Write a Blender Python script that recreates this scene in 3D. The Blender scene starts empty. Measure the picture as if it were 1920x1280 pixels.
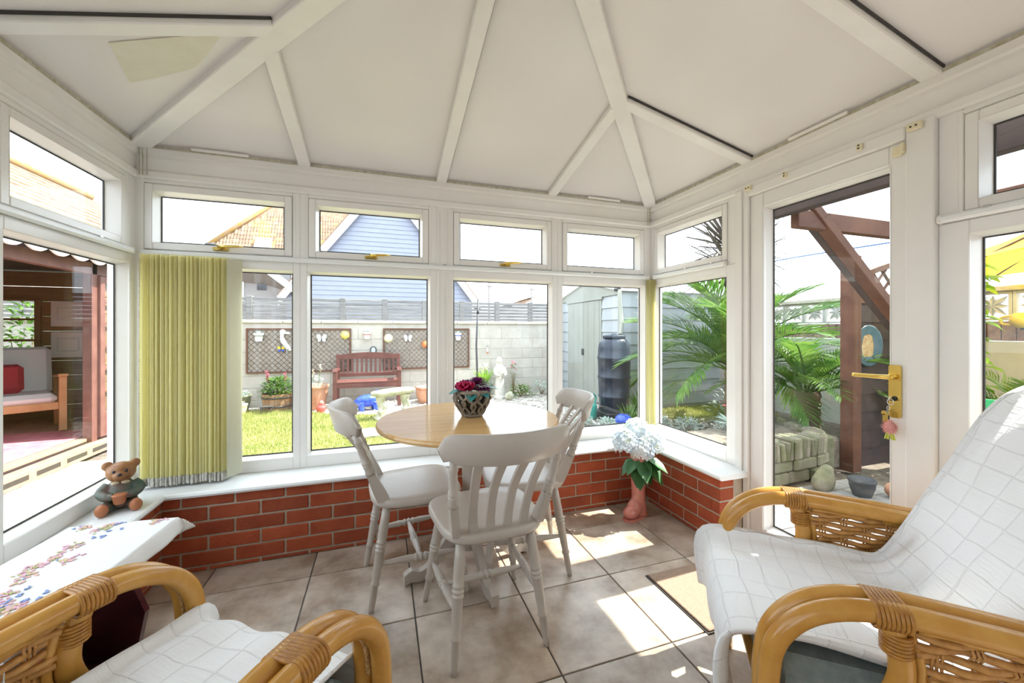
import bpy, math, random
from mathutils import Vector, Matrix, Quaternion
R = math.radians
SC = bpy.context.scene
COL = SC.collection
random.seed(7)

# ------------------------------------------------------------------ camera
CX, CY, CZ = 1.2071, -2.5036, 1.17
F_PX, Y0, YAW = 736.19, 620.07, 0.32002
cam_d = bpy.data.cameras.new('camera')
cam_d.sensor_width = 36.0
cam_d.lens = 36.0 * F_PX / 1920.0
cam_d.shift_y = -(640 - Y0) / 1920.0
cam_d.clip_start = 0.02
cam_d.clip_end = 300
cam = bpy.data.objects.new('camera', cam_d)
COL.objects.link(cam)
cam.location = (CX, CY, CZ)
cam.rotation_euler = (R(90), 0, -YAW)
SC.camera = cam

# ------------------------------------------------------------------ light and exposure
world = bpy.data.worlds.new('sky')
SC.world = world
world.use_nodes = True
bg = world.node_tree.nodes['Background']
bg.inputs[0].default_value = (0.80, 0.90, 1.0, 1)
bg.inputs[1].default_value = 1.6
sun_d = bpy.data.lights.new('sun', 'SUN')
sun_d.energy = 5.0
sun_d.color = (1.0, 0.95, 0.86)
sun_d.angle = R(0.6)
sun = bpy.data.objects.new('sun', sun_d)
COL.objects.link(sun)
sun.location = (8, -2, 10)
sun.rotation_euler = Vector((-0.77, -0.03, -1.0)).to_track_quat('-Z', 'Y').to_euler()
SC.view_settings.view_transform = 'Standard'
SC.view_settings.look = 'None'
SC.view_settings.gamma = 1.0
SC.view_settings.use_curve_mapping = False
SC.view_settings.exposure = 1.58

# ------------------------------------------------------------------ photo pixel -> point on a real plane
SN, CS = math.sin(YAW), math.cos(YAW)
def ray(px, py):
    r = (px - 960) / F_PX
    return Vector((r * CS + SN, -r * SN + CS, (Y0 - py) / F_PX))
def at(px, py, ax, v):
    d = ray(px, py); i = 'xyz'.index(ax)
    c = Vector((CX, CY, CZ))
    return c + d * ((v - c[i]) / d[i])
G = -0.10            # garden ground level
def gp(px, py): return at(px, py, 'z', G)

# ------------------------------------------------------------------ mesh helpers
class MB:
    def __init__(s): s.v = []; s.f = []; s.s = []
    def add(s, vs, fs, smooth=False, M=None):
        o = len(s.v)
        s.v += [tuple(M @ Vector(p)) for p in vs] if M is not None else [tuple(p) for p in vs]
        s.f += [tuple(i + o for i in f) for f in fs]
        s.s += [smooth] * len(fs)
        return s
    def box(s, x0, y0, z0, x1, y1, z1, b=0.0, M=None):
        if x0 > x1: x0, x1 = x1, x0
        if y0 > y1: y0, y1 = y1, y0
        if z0 > z1: z0, z1 = z1, z0
        b = min(b, (x1-x0)*.45, (y1-y0)*.45, (z1-z0)*.45)
        if b <= 0:
            v = [(x, y, z) for x in (x0, x1) for y in (y0, y1) for z in (z0, z1)]
            f = [(0,1,3,2),(4,6,7,5),(0,4,5,1),(2,3,7,6),(0,2,6,4),(1,5,7,3)]
            return s.add(v, f, False, M)
        X=(x0,x1); Y=(y0,y1); Z=(z0,z1); v=[]; ix={}
        for i in (0,1):
            for j in (0,1):
                for k in (0,1):
                    sx,sy,sz = (1-2*i)*b,(1-2*j)*b,(1-2*k)*b
                    ix[i,j,k]=len(v)
                    v += [(X[i],Y[j]+sy,Z[k]+sz),(X[i]+sx,Y[j],Z[k]+sz),(X[i]+sx,Y[j]+sy,Z[k])]
        f=[]
        for i in (0,1):
            q=[ix[i,0,0],ix[i,1,0],ix[i,1,1],ix[i,0,1]]; f.append(q if i else q[::-1])
            q=[ix[0,i,0]+1,ix[1,i,0]+1,ix[1,i,1]+1,ix[0,i,1]+1]; f.append(q[::-1] if i else q)
            q=[ix[0,0,i]+2,ix[1,0,i]+2,ix[1,1,i]+2,ix[0,1,i]+2]; f.append(q if i else q[::-1])
        for i in (0,1):
            for j in (0,1):
                a,c=ix[i,j,0],ix[i,j,1]; q=[a,c,c+1,a+1]; f.append(q if (i+j)%2==0 else q[::-1])
                a,c=ix[i,0,j],ix[i,1,j]; q=[a,a+2,c+2,c]; f.append(q if (i+j)%2==0 else q[::-1])
                a,c=ix[0,i,j],ix[1,i,j]; q=[a+1,c+1,c+2,a+2]; f.append(q if (i+j)%2==0 else q[::-1])
                for k in (0,1):
                    a=ix[i,j,k]; q=[a,a+1,a+2]; f.append(q if (i+j+k)%2==0 else q[::-1])
        return s.add(v, f, False, M)
    def bar(s, a, b, w, h, up=(0,0,1), bev=0.0):
        a=Vector(a); b=Vector(b); d=b-a; L=d.length; d.normalize()
        x=d.cross(Vector(up))
        if x.length<1e-6: x=Vector((1,0,0))
        x.normalize(); z=x.cross(d)
        M=Matrix((x,d,z)).transposed().to_4x4(); M.translation=a
        return s.box(-w/2,0,-h/2,w/2,L,h/2,bev,M)
    def tube(s, path, r, n=10, closed=False, caps=True, M=None):
        P=[Vector(p) for p in path]; m=len(P)
        rr=r if isinstance(r,(list,tuple)) else [r]*m
        T=[]
        for i in range(m):
            a=P[(i-1)%m] if (closed or i>0) else P[0]; b=P[(i+1)%m] if (closed or i<m-1) else P[-1]
            t=(b-a); T.append(t.normalized() if t.length>1e-9 else Vector((0,0,1)))
        u=T[0].orthogonal().normalized(); v=[]
        for i in range(m):
            if i>0: u=T[i-1].rotation_difference(T[i]) @ u
            w=T[i].cross(u)
            for k in range(n):
                a=2*math.pi*k/n; v.append(P[i]+(u*math.cos(a)+w*math.sin(a))*rr[i])
        f=[]
        for i in range(m if closed else m-1):
            j=(i+1)%m
            for k in range(n):
                l=(k+1)%n; f.append((i*n+k,i*n+l,j*n+l,j*n+k))
        s.add(v,f,True,M)
        if caps and not closed:
            o=len(s.v)-len(v)
            s.f+= [tuple(o+k for k in range(n))[::-1], tuple(o+(m-1)*n+k for k in range(n))]; s.s+=[False,False]
        return s
    def lathe(s, prof, n=24, M=None, smooth=True):
        m=len(prof); v=[(p[0]*math.cos(2*math.pi*k/n),p[0]*math.sin(2*math.pi*k/n),p[1]) for p in prof for k in range(n)]
        f=[(i*n+k,i*n+(k+1)%n,(i+1)*n+(k+1)%n,(i+1)*n+k) for i in range(m-1) for k in range(n)]
        f.append(tuple(range(n))[::-1]); f.append(tuple((m-1)*n+k for k in range(n)))
        o=len(s.f); s.add(v,f,smooth,M); s.s[-1]=False; s.s[-2]=False
        return s
    def prism(s, poly, h0, h1, M=None, axis='z'):
        n=len(poly)
        def mp(p,h): return {'z':(p[0],p[1],h),'y':(p[0],h,p[1]),'x':(h,p[0],p[1])}[axis]
        v=[mp(p,h0) for p in poly]+[mp(p,h1) for p in poly]
        f=[tuple(range(n))[::-1],tuple(range(n,2*n))]+[(i,(i+1)%n,n+(i+1)%n,n+i) for i in range(n)]
        return s.add(v,f,False,M)
    def ell(s, c, r, nu=14, nv=9, M=None):
        if not isinstance(r,(list,tuple)): r=(r,r,r)
        v=[(c[0],c[1],c[2]-r[2])]
        for j in range(1,nv):
            t=-math.pi/2+math.pi*j/nv
            for k in range(nu):
                a=2*math.pi*k/nu; v.append((c[0]+r[0]*math.cos(t)*math.cos(a),c[1]+r[1]*math.cos(t)*math.sin(a),c[2]+r[2]*math.sin(t)))
        v.append((c[0],c[1],c[2]+r[2])); f=[]
        for k in range(nu):
            l=(k+1)%nu; f.append((0,1+l,1+k)); f.append((len(v)-1,1+(nv-2)*nu+k,1+(nv-2)*nu+l))
            for j in range(nv-2): f.append((1+j*nu+k,1+j*nu+l,1+(j+1)*nu+l,1+(j+1)*nu+k))
        return s.add(v,f,True,M)
    def grid(s, fn, nu, nv, smooth=True, thick=0.0):
        v=[fn(i/nu,j/nv) for j in range(nv+1) for i in range(nu+1)]
        f=[(j*(nu+1)+i,j*(nu+1)+i+1,(j+1)*(nu+1)+i+1,(j+1)*(nu+1)+i) for j in range(nv) for i in range(nu)]
        return s.add(v,f,smooth)
    def leaf(s, p, d, L, w, up=(0,0,1), droop=0.3, n=3):
        p=Vector(p); d=Vector(d).normalized(); x=d.cross(Vector(up))
        if x.length<1e-4: x=Vector((1,0,0))
        x.normalize(); nrm=x.cross(d); v=[]
        ws=[.35,1,.8,0.05] if n==3 else [.5,1,.05]
        for i in range(n+1):
            t=i/n; q=p+d*(L*t)-Vector((0,0,1))*(droop*L*t*t); ww=w*ws[i]/2
            v+=[q-x*ww+nrm*ww*.25,q,q+x*ww+nrm*ww*.25]
        f=[]
        for i in range(n):
            a=i*3; f+=[(a,a+1,a+4,a+3),(a+1,a+2,a+5,a+4)]
        return s.add(v,f,True)
    def mesh(s, name, mat=None):
        me=bpy.data.meshes.new(name); me.from_pydata(s.v,[],s.f)
        me.polygons.foreach_set('use_smooth',s.s)
        if mat: me.materials.append(MATS[mat] if isinstance(mat,str) else mat)
        me.update(); return me
    def build(s, name, mat=None, parent=None, kind=None, loc=None, rz=None):
        o=bpy.data.objects.new(name,s.mesh(name,mat)); COL.objects.link(o)
        if parent is not None: o.parent=parent
        if kind: o['kind']=kind
        if loc is not None: o.location=loc
        if rz is not None: o.rotation_euler=(0,0,rz)
        return o
def link(name, me, parent=None, loc=(0,0,0), rot=None, sc=None):
    o=bpy.data.objects.new(name,me); COL.objects.link(o); o.parent=parent; o.location=loc
    if rot is not None: o.rotation_euler=rot
    if sc is not None: o.scale=sc
    return o
def tag(o,label=None,cat=None,group=None,kind=None):
    if label: o['label']=label
    if cat: o['category']=cat
    if group: o['group']=group
    if kind: o['kind']=kind
    return o
def thing(name,label,cat,loc=(0,0,0),rz=0.0,group=None,kind=None):
    o=bpy.data.objects.new(name,None); COL.objects.link(o); o.empty_display_size=.05
    o.location=loc; o.rotation_euler=(0,0,rz)
    return tag(o,label,cat,group,kind)
def struct(name):
    o=bpy.data.objects.new(name,None); COL.objects.link(o); o.empty_display_size=.05; o['kind']='structure'; return o
def copy_tree(o,parent=None):
    c=o.copy(); COL.objects.link(c); c.parent=parent
    for ch in list(o.children): copy_tree(ch,c)
    return c
def voxel(o,size,smooth=2):
    m=o.modifiers.new('remesh','REMESH'); m.mode='VOXEL'; m.voxel_size=size; m.use_smooth_shade=True
    m=o.modifiers.new('soften','SMOOTH'); m.iterations=smooth; m.factor=.5
    return o
def spline(pts,n=6):
    P=[Vector(p) for p in pts]; out=[]
    for i in range(len(P)-1):
        p0=P[max(i-1,0)];p1=P[i];p2=P[i+1];p3=P[min(i+2,len(P)-1)]
        for k in range(n):
            t=k/n; out.append(.5*((2*p1)+(p2-p0)*t+(2*p0-5*p1+4*p2-p3)*t*t+(3*p1-p0-3*p2+p3)*t**3))
    out.append(P[-1]); return out

# ------------------------------------------------------------------ materials
MATS={}
def mat(name,col,rough=.5,col2=None,scale=8,detail=4,stretch=(1,1,1),lo=.35,hi=.65,bump=0,bscale=None,metal=0,spec=.5,trans=0,coord='Object',rand=0,sheen=0):
    m=bpy.data.materials.new(name); m.use_nodes=True; nt=m.node_tree; b=nt.nodes['Principled BSDF']; N=nt.nodes.new; Lk=nt.links.new
    b.inputs['Base Color'].default_value=(*col,1); b.inputs['Roughness'].default_value=rough; b.inputs['Metallic'].default_value=metal
    b.inputs['Specular IOR Level'].default_value=spec
    if sheen: b.inputs['Sheen Weight'].default_value=sheen
    if col2 or bump or rand:
        tc=N('ShaderNodeTexCoord'); mp=N('ShaderNodeMapping'); Lk(tc.outputs[coord],mp.inputs[0]); mp.inputs['Scale'].default_value=stretch
        oi=N('ShaderNodeObjectInfo'); va=N('ShaderNodeVectorMath'); va.operation='ADD'; vs=N('ShaderNodeVectorMath'); vs.operation='SCALE'
        cb=N('ShaderNodeCombineXYZ'); Lk(oi.outputs['Random'],cb.inputs[0]); Lk(oi.outputs['Random'],cb.inputs[1]); Lk(cb.outputs[0],vs.inputs[0]); vs.inputs['Scale'].default_value=17.0
        Lk(mp.outputs[0],va.inputs[0]); Lk(vs.outputs[0],va.inputs[1])
    src=None
    if col2:
        nz=N('ShaderNodeTexNoise'); nz.inputs['Scale'].default_value=scale; nz.inputs['Detail'].default_value=detail; nz.inputs['Roughness'].default_value=.6; Lk(va.outputs[0],nz.inputs['Vector'])
        rp=N('ShaderNodeValToRGB'); rp.color_ramp.elements[0].position=lo; rp.color_ramp.elements[1].position=hi
        rp.color_ramp.elements[0].color=(*col,1); rp.color_ramp.elements[1].color=(*col2,1); Lk(nz.outputs[0],rp.inputs[0]); src=rp.outputs[0]
    if rand:
        hs=N('ShaderNodeHueSaturation'); mr=N('ShaderNodeMapRange'); Lk(oi.outputs['Random'],mr.inputs[0]); mr.inputs[3].default_value=1-rand; mr.inputs[4].default_value=1+rand
        Lk(mr.outputs[0],hs.inputs['Value']); hs.inputs['Color'].default_value=(*col,1)
        if src: Lk(src,hs.inputs['Color'])
        src=hs.outputs[0]
    if src: Lk(src,b.inputs['Base Color'])
    if bump:
        n2=N('ShaderNodeTexNoise'); n2.inputs['Scale'].default_value=bscale or scale*3; n2.inputs['Detail'].default_value=4; Lk(va.outputs[0],n2.inputs['Vector'])
        bp=N('ShaderNodeBump'); bp.inputs['Strength'].default_value=bump; bp.inputs['Distance'].default_value=.01; Lk(n2.outputs[0],bp.inputs['Height']); Lk(bp.outputs[0],b.inputs['Normal'])
    if trans:
        tr=N('ShaderNodeBsdfTranslucent'); tr.inputs[0].default_value=(*col,1)
        if src: Lk(src,tr.inputs[0])
        mx=N('ShaderNodeMixShader'); mx.inputs[0].default_value=trans; Lk(b.outputs[0],mx.inputs[1]); Lk(tr.outputs[0],mx.inputs[2]); Lk(mx.outputs[0],nt.nodes['Material Output'].inputs[0])
    MATS[name]=m; return m
def glass_mat(name,tint=(.97,.985,.98),f0=.018):
    m=bpy.data.materials.new(name); m.use_nodes=True; nt=m.node_tree; nt.nodes.remove(nt.nodes['Principled BSDF']); N=nt.nodes.new; Lk=nt.links.new
    lw=N('ShaderNodeLayerWeight'); lw.inputs[0].default_value=.5
    p=N('ShaderNodeMath'); p.operation='POWER'; Lk(lw.outputs['Facing'],p.inputs[0]); p.inputs[1].default_value=5
    q=N('ShaderNodeMath'); q.operation='MULTIPLY_ADD'; Lk(p.outputs[0],q.inputs[0]); q.inputs[1].default_value=.6; q.inputs[2].default_value=f0
    t=N('ShaderNodeBsdfTransparent'); t.inputs[0].default_value=(*tint,1); g=N('ShaderNodeBsdfGlossy'); g.inputs['Roughness'].default_value=0
    mx=N('ShaderNodeMixShader'); Lk(q.outputs[0],mx.inputs[0]); Lk(t.outputs[0],mx.inputs[1]); Lk(g.outputs[0],mx.inputs[2]); Lk(mx.outputs[0],nt.nodes['Material Output'].inputs[0])
    MATS[name]=m
glass_mat('glass')
mat('upvc',(.87,.845,.815),.25,(.83,.805,.775),3,3,bump=.01,bscale=30)
mat('upvc_sill',(.84,.85,.85),.22)
mat('roof_panel',(.73,.695,.665),.28,(.69,.658,.628),1.3,2,trans=.125)
mat('rafter_white',(.83,.805,.78),.28,(.79,.765,.735),6,3)
mat('gasket',(.05,.045,.042),.6)
mat('grime',(.40,.36,.25),.9,(.60,.57,.47),40,4)
mat('patch_yellow',(.82,.78,.66),.5,(.78,.74,.61),14,4,trans=.15)
mat('brick',(.30,.050,.018),.85,(.41,.092,.033),9,5,lo=.3,hi=.72,bump=.35,bscale=60,rand=.18)
mat('mortar',(.52,.44,.35),.95,(.42,.35,.27),30,4,bump=.3,bscale=90)
def tile_material():
    m=mat('floor_tile',(.29,.215,.155),.32,(.58,.49,.41),4.6,10,lo=.36,hi=.62,bump=.04,bscale=40,rand=.08)
    nt=m.node_tree; b=nt.nodes['Principled BSDF']
    old=b.inputs['Base Color'].links[0].from_socket
    nz=nt.nodes.new('ShaderNodeTexNoise'); nz.inputs['Scale'].default_value=2.1; nz.inputs['Detail'].default_value=6
    rp=nt.nodes.new('ShaderNodeValToRGB'); rp.color_ramp.elements[0].position=.5; rp.color_ramp.elements[1].position=.72
    va=[n for n in nt.nodes if n.type=='VECT_MATH' and n.operation=='ADD'][0]
    nt.links.new(va.outputs[0],nz.inputs['Vector']); nt.links.new(nz.outputs[0],rp.inputs[0])
    mx=nt.nodes.new('ShaderNodeMix'); mx.data_type='RGBA'; mx.blend_type='MULTIPLY'
    nt.links.new(rp.outputs[0],mx.inputs[0]); nt.links.new(old,mx.inputs[6]); mx.inputs[7].default_value=(.74,.60,.46,1)
    nt.links.new(mx.outputs[2],b.inputs['Base Color'])
tile_material()
mat('grout',(.16,.155,.15),.9)
mat('brass',(.83,.60,.16),.25,metal=1)
mat('brass_worn',(.55,.40,.12),.35,metal=1)
mat('cream_plastic',(.80,.72,.50),.4)
mat('dark_hole',(.05,.04,.03),.8)
mat('chrome',(.7,.7,.7),.15,metal=1)
mat('blind_yellow',(.92,.885,.60),.8,(.85,.81,.50),7,3,stretch=(1,1,.05),trans=.68)
mat('blind_pale',(.88,.86,.70),.8,trans=.35)
mat('weight_white',(.62,.60,.55),.6,(.40,.38,.34),60,3)
mat('chair_paint',(.50,.440,.390),.34,(.46,.405,.355),5,3)
mat('oak',(.58,.33,.125),.15,(.70,.45,.20),5,6,stretch=(.5,7,1),lo=.25,hi=.75)
mat('rattan',(.50,.225,.036),.22,(.63,.335,.08),10,4,lo=.3,hi=.7)
mat('rattan_wrap',(.48,.215,.035),.35,(.36,.15,.025),60,3)
mat('wicker',(.60,.30,.085),.45,(.42,.19,.05),45,4)
mat('twine',(.40,.20,.07),.7,(.62,.38,.16),120,2)
mat('cushion',(.20,.24,.235),.9,(.26,.30,.29),40,3)
mat('mahogany',(.045,.010,.014),.15,(.07,.016,.018),9,3)
mat('mat_brown',(.30,.20,.145),1,(.42,.30,.22),220,3,bump=.6,bscale=300)
mat('rubber',(.05,.045,.04),.8)
mat('boot_pink',(.60,.21,.165),.22,(.64,.25,.20),6,2)
mat('petal_white',(.86,.88,.88),.7,(.66,.76,.86),9,2,trans=.25)
mat('petal_green',(.72,.80,.66),.7,trans=.25)
mat('leaf_dark',(.03,.115,.035),.45,(.06,.19,.05),14,3,trans=.15)
mat('rose',(.44,.012,.085),.6,(.58,.02,.12),12,3,trans=.1)
mat('dahlia',(.13,.014,.10),.6,(.24,.03,.17),18,3,trans=.1)
mat('leaf_teal',(.02,.20,.21),.45,(.03,.28,.28),9,3)
mat('driftwood',(.17,.135,.10),.9,(.29,.245,.19),22,5,bump=.4,bscale=60)
mat('bear_brown',(.22,.085,.028),.45,(.34,.155,.055),22,4)
mat('bear_green',(.055,.10,.075),.5,(.16,.10,.08),16,4)
mat('bear_terracotta',(.47,.17,.075),.55,(.37,.13,.05),18,4)
mat('bear_cream',(.50,.40,.26),.6)
mat('black_gloss',(.012,.012,.013),.15)
mat('toy_pink',(.85,.45,.42),.9,trans=.1)
mat('toy_lime',(.62,.70,.12),.7)
mat('house_wall',(.80,.78,.74),.8)
# ================================================================== THE ROOM
W=3.158; YB=-3.45        # width; back (house) wall behind the camera
FI=.216                  # brick face distance from the glazing line
# ---------------- floor
fl=struct('floor')
MB().box(.1,YB,-.06,W-.1,-.1,-.006).build('grout_bed','grout',fl)
XL=[.20]+[.431+.4530*k for k in range(6)]+[2.95]
YL=[-.205]+[-.424-.4335*k for k in range(7)]+[YB]
for i in range(len(XL)-1):
    for j in range(len(YL)-1):
        g=.003
        cx=(XL[i]+XL[i+1])/2; cy=(YL[j]+YL[j+1])/2
        MB().box(XL[i]+g-cx,YL[j+1]+g-cy,-.012,XL[i+1]-g-cx,YL[j]-g-cy,0,.0015).build('tile','floor_tile',fl,loc=(cx,cy,0))
# the floor continues through the door threshold
# ---------------- dwarf walls with bricks
H_SILL=.395
bk={}
def brick_mesh(L,h):
    k=(round(L,3),round(h,3))
    if k not in bk: bk[k]=MB().box(-L/2,-.035,-h/2,L/2,.02,h/2,.003).mesh('brick','brick')
    return bk[k]
courses=[(.0035,.0185),(.0285,.091),(.101,.1635),(.1735,.236),(.246,.3085),(.3185,.366)]
def brick_wall(name,parent_box,origin,dirv,length,joint,rz,inset=0):
    w=MB().box(*parent_box).build(name,'mortar',kind='structure')
    for r,(z0,z1) in enumerate(courses):
        off=joint+(0 if r%2 else .111)
        x=off-.2225*math.ceil(off/.2225)
        while x<length:
            a=max(x+.005,0); b=min(x+.2225-.005,length)
            if b-a>.02:
                c=(a+b)/2; p=Vector(origin)+Vector(dirv)*c
                link('brick',brick_mesh(b-a,z1-z0),w,(p.x,p.y,(z0+z1)/2),(0,0,rz))
            x+=.2225
    return w
# faces: local -y is the room side
brick_wall('wall_back',(0,-FI+.006,0,W,-.02,.3655),(FI,-FI+.035,0),(1,0,0),W-2*FI,.29-FI,0)
brick_wall('wall_right',(W-FI+.006,-.835,0,W-.02,-FI+.006,.3655),(W-FI+.035,-FI,0),(0,-1,0),.835-FI+.003,.13,-R(90))
brick_wall('wall_left',(.02,YB,0,FI-.006,-FI+.006,.3655),(FI-.035,YB,0),(0,1,0),-FI-YB,.07,R(90))
wr=bpy.data.objects['wall_right']
for r,(z0,z1) in enumerate(courses):   # the end of the right dwarf wall beside the door
    link('brick',brick_mesh(.098,z1-z0),wr,(W-FI+.05,-.805,(z0+z1)/2))
MB().box(W-.028,YB,0,W+.06,-1.70,.394,.004).build('wall_right.001','upvc',kind='structure')
# house wall behind the camera
hw=MB().box(-.15,YB-.25,-.1,W+.15,YB,2.9).build('wall_house','house_wall',kind='structure')
# ---------------- sills
def sill(name,prof_pts,a,b,n):
    # profile in (inward,z) extruded from a to b along the wall; n = inward normal
    a=Vector(a); b=Vector(b); n=Vector(n); m=MB(); k=len(prof_pts)
    v=[p+n*q[0]+Vector((0,0,q[1])) for p in (a,b) for q in prof_pts]
    f=[tuple(range(k)),tuple(range(k,2*k))[::-1]]+[(i,k+i,k+(i+1)%k,(i+1)%k) for i in range(k)]
    m.add(v,f); return m
SP=[(-.02,.366),(.225,.366),(.236,.370),(.240,.380),(.236,.390),(.225,.3945),(-.02,.395)]
sill('s',SP,(.0,0,0),(W,0,0),(0,-1,0)).build('trim_1','upvc_sill',kind='structure')
sill('s',SP,(W,-.865,0),(W,-.02,0),(-1,0,0)).build('trim_2','upvc_sill',kind='structure')
sill('s',SP,(0,-.02,0),(0,YB,0),(1,0,0)).build('trim_3','upvc_sill',kind='structure')
# ---------------- windows. Local frame: x along the wall, y outwards, z up
UT,UB_,LT,LB=1.8735,1.634,1.495,.474
ZT=1.955
def ring(m,x0,z0,x1,z1,w,y0,y1,b=.004,wz0=None,wz1=None):
    wz0=w if wz0 is None else wz0; wz1=w if wz1 is None else wz1
    m.box(x0,y0,z0,x0+w,y1,z1,b); m.box(x1-w,y0,z0,x1,y1,z1,b)
    m.box(x0+w,y0,z0,x1-w,y1,z0+wz0,b); m.box(x0+w,y0,z1-wz1,x1-w,y1,z1,b)
def bead(m,x0,z0,x1,z1,w,y_in,y_gl):
    # sloped glazing bead from the frame face (y_in) to the glass (y_gl)
    o=[(x0-w,z0-w),(x1+w,z0-w),(x1+w,z1+w),(x0-w,z1+w)]; i=[(x0,z0),(x1,z0),(x1,z1),(x0,z1)]
    v=[(p[0],y_in,p[1]) for p in o]+[(p[0],y_gl,p[1]) for p in i]
    m.add(v,[(k,(k+1)%4,4+(k+1)%4,4+k) for k in range(4)])
def window(n,M,x0,x1,lo,up,handle=False,transom=True):
    """x0..x1 outer frame, lo / up = glass x-range of lower and upper panes"""
    w=struct('window_%d'%n); w.matrix_world=M
    m=MB(); yi,yo=-.022,.068
    def frame_around(gx0,gz0,gx1,gz1,ox0,oz0,ox1,oz1):
        m.box(ox0,yi,oz0,gx0-.012,yo,oz1,.003); m.box(gx1+.012,yi,oz0,ox1,yo,oz1,.003)
        m.box(gx0-.012,yi,oz0,gx1+.012,yo,gz0-.012,.003); m.box(gx0-.012,yi,gz1+.012,gx1+.012,yo,oz1,.003)
    frame_around(lo[0],LB,lo[1],LT,x0,H_SILL,x1,1.556)
    bead(m,lo[0],LB,lo[1],LT,.014,yi,.034)
    # upper light: fixed frame then a sash set inside it
    sx0,sx1,sz0,sz1=up[0]-.052,up[1]+.052,UB_-.050,UT+.052
    m.box(x0,yi,1.560,sx0,yo,ZT,.003); m.box(sx1,yi,1.560,x1,yo,ZT,.003)
    m.box(sx0,yi,1.560,sx1,yo,sz0,.003); m.box(sx0,yi,sz1,sx1,yo,ZT,.003)
    m.box(x0,yi+.006,1.554,x1,yo,1.562)
    bead(m,sx0+.002,sz0+.002,sx1-.002,sz1-.002,.016,yi-.001,yi+.008)
    m.build('window_frame','upvc',w)
    s=MB(); ring(s,sx0+.003,sz0+.003,sx1-.003,sz1-.003,.036,yi-.004,.05,.004)
    bead(s,up[0],UB_,up[1],UT,.014,yi-.004,.034)
    s.build('window_sash','upvc',w)
    for (a,b,z0,z1) in ((lo[0],lo[1],LB,LT),(up[0],up[1],UB_,UT)):
        g=MB(); g.box(a-.008,.036,z0-.008,b+.008,.040,z1+.008)
        pn=g.build('pane','glass',w)
        g=MB(); ring(g,a-.001,z0-.001,b+.001,z1+.001,.0055,.030,.035,0); g.build('seal','gasket',pn)
    if handle:
        hx=(up[0]+up[1])/2+.005; hz=sz0+.018
        h=MB(); h.box(hx-.042,yi-.016,hz-.008,hx+.030,yi-.004,hz+.013,.005)
        hd=h.build('handle','brass_worn',w)
        l=MB(); l.tube([(hx-.005,yi-.018,hz+.006),(hx-.004,yi-.040,hz+.010)],.010,10)
        l.tube([(hx-.008,yi-.040,hz+.010),(hx+.03,yi-.043,hz+.013),(hx+.075,yi-.042,hz+.016),(hx+.105,yi-.040,hz+.015)],[.0085,.0080,.0065,.003],8)
        l.build('lever','brass',hd)
    return w
I4=Matrix.Identity(4)
LO=[(.085,.722),(.816,1.481),(1.648,2.311),(2.414,3.070)]
UP=[(.109,.679),(.862,1.432),(1.690,2.266),(2.450,3.021)]
EX=[(.0,.769),(.769,1.565),(1.565,2.362),(2.362,W)]
for k in range(4): window(k+1,I4,EX[k][0],EX[k][1],LO[k],UP[k],handle=k<3)
def MC(y0): return Matrix(((0,1,0,W),(-1,0,0,y0),(0,0,1,0),(0,0,0,1)))   # right wall: local x -> -Y, local y -> +X
def MA(y0): return Matrix(((0,-1,0,0),(1,0,0,y0),(0,0,1,0),(0,0,0,1)))   # left wall: local x -> +Y, local y -> -X
window(5,MC(0),.0,.785,(.048,.690),(.112,.660))
window(6,MC(-1.632),.0,.80,(.092,.715),(.118,.69))
window(7,MC(-2.434),.0,-YB-2.434,(.065,.93),(.11,.90))
window(8,MA(-.785),.0,.785,(.052,.711),(.070,.634))
window(9,MA(-1.632),.0,.845,(.06,.785),(.085,.76))
window(10,MA(-2.44),.0,.806,(.06,.745),(.085,.72))
window(11,MA(YB),.0,1.008,(.06,.95),(.085,.92))
# corner posts, mullion covers
cp=MB()
cp.box(-.07,-.03,H_SILL,.026,.07,2.0,.004); cp.box(.0205,-.0275,H_SILL,.06,.0,1.95,.003)
cp.build('trim_5','upvc',kind='structure')
cp=MB(); cp.box(W-.026,-.03,H_SILL,W+.07,.07,2.0,.004); cp.build('trim_6','upvc',kind='structure')
cp=MB(); cp.box(1.535,-.030,H_SILL,1.602,-.020,1.95,.004)
for q in (1.545,1.556,1.580,1.591): cp.box(q,-.0325,H_SILL,q+.003,-.03,1.95)
cp.build('trim_7','upvc',kind='structure')
cp=MB(); cp.box(W-.045,-.868,0,W+.068,-.785,1.96,.004); cp.box(W-.055,-.835,0,W-.044,-.79,1.95,.003); cp.build('trim_8','upvc',kind='structure')
cp=MB(); cp.box(W-.045,-1.632,0,W+.068,-1.548,1.96,.004); cp.box(W-.045,-1.70,0,W+.068,-1.632,.395,.003); cp.build('trim_9','upvc',kind='structure')
# return of the right window panel beside the door: a pilaster standing into the room
# ---------------- eaves beam (cornice) round the three glazed walls
EP=[(-.10,1.945),(.030,1.945),(.040,1.952),(.040,1.978),(.030,1.985),(.022,1.992),(.034,2.045),(.034,2.060),(.050,2.066),(.050,2.092),(.044,2.103),(-.10,2.135)]
sill('e',EP,(-.04,0,0),(W+.04,0,0),(0,-1,0)).build('trim_10','upvc',kind='structure')
sill('e',EP,(W,YB,0),(W,.04,0),(-1,0,0)).build('trim_11','upvc',kind='structure')
sill('e',EP,(0,.04,0),(0,YB,0),(1,0,0)).build('trim_12','upvc',kind='structure')
gr=MB()
for a,b in (((.06,-.0445,2.1015),(W-.06,-.0445,2.1015)),((W-.0445,-.06,2.1015),(W-.0445,YB,2.1015)),((.0445,-.06,2.1015),(.0445,YB,2.1015))):
    gr.bar(a,b,.012,.012)
gr.build('trim_13','grime',kind='structure')
ck=MB()
for q in (.033,.047,.064): ck.box(q+.02,-.0535,1.955,q+.0215,-.047,2.09)
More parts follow.
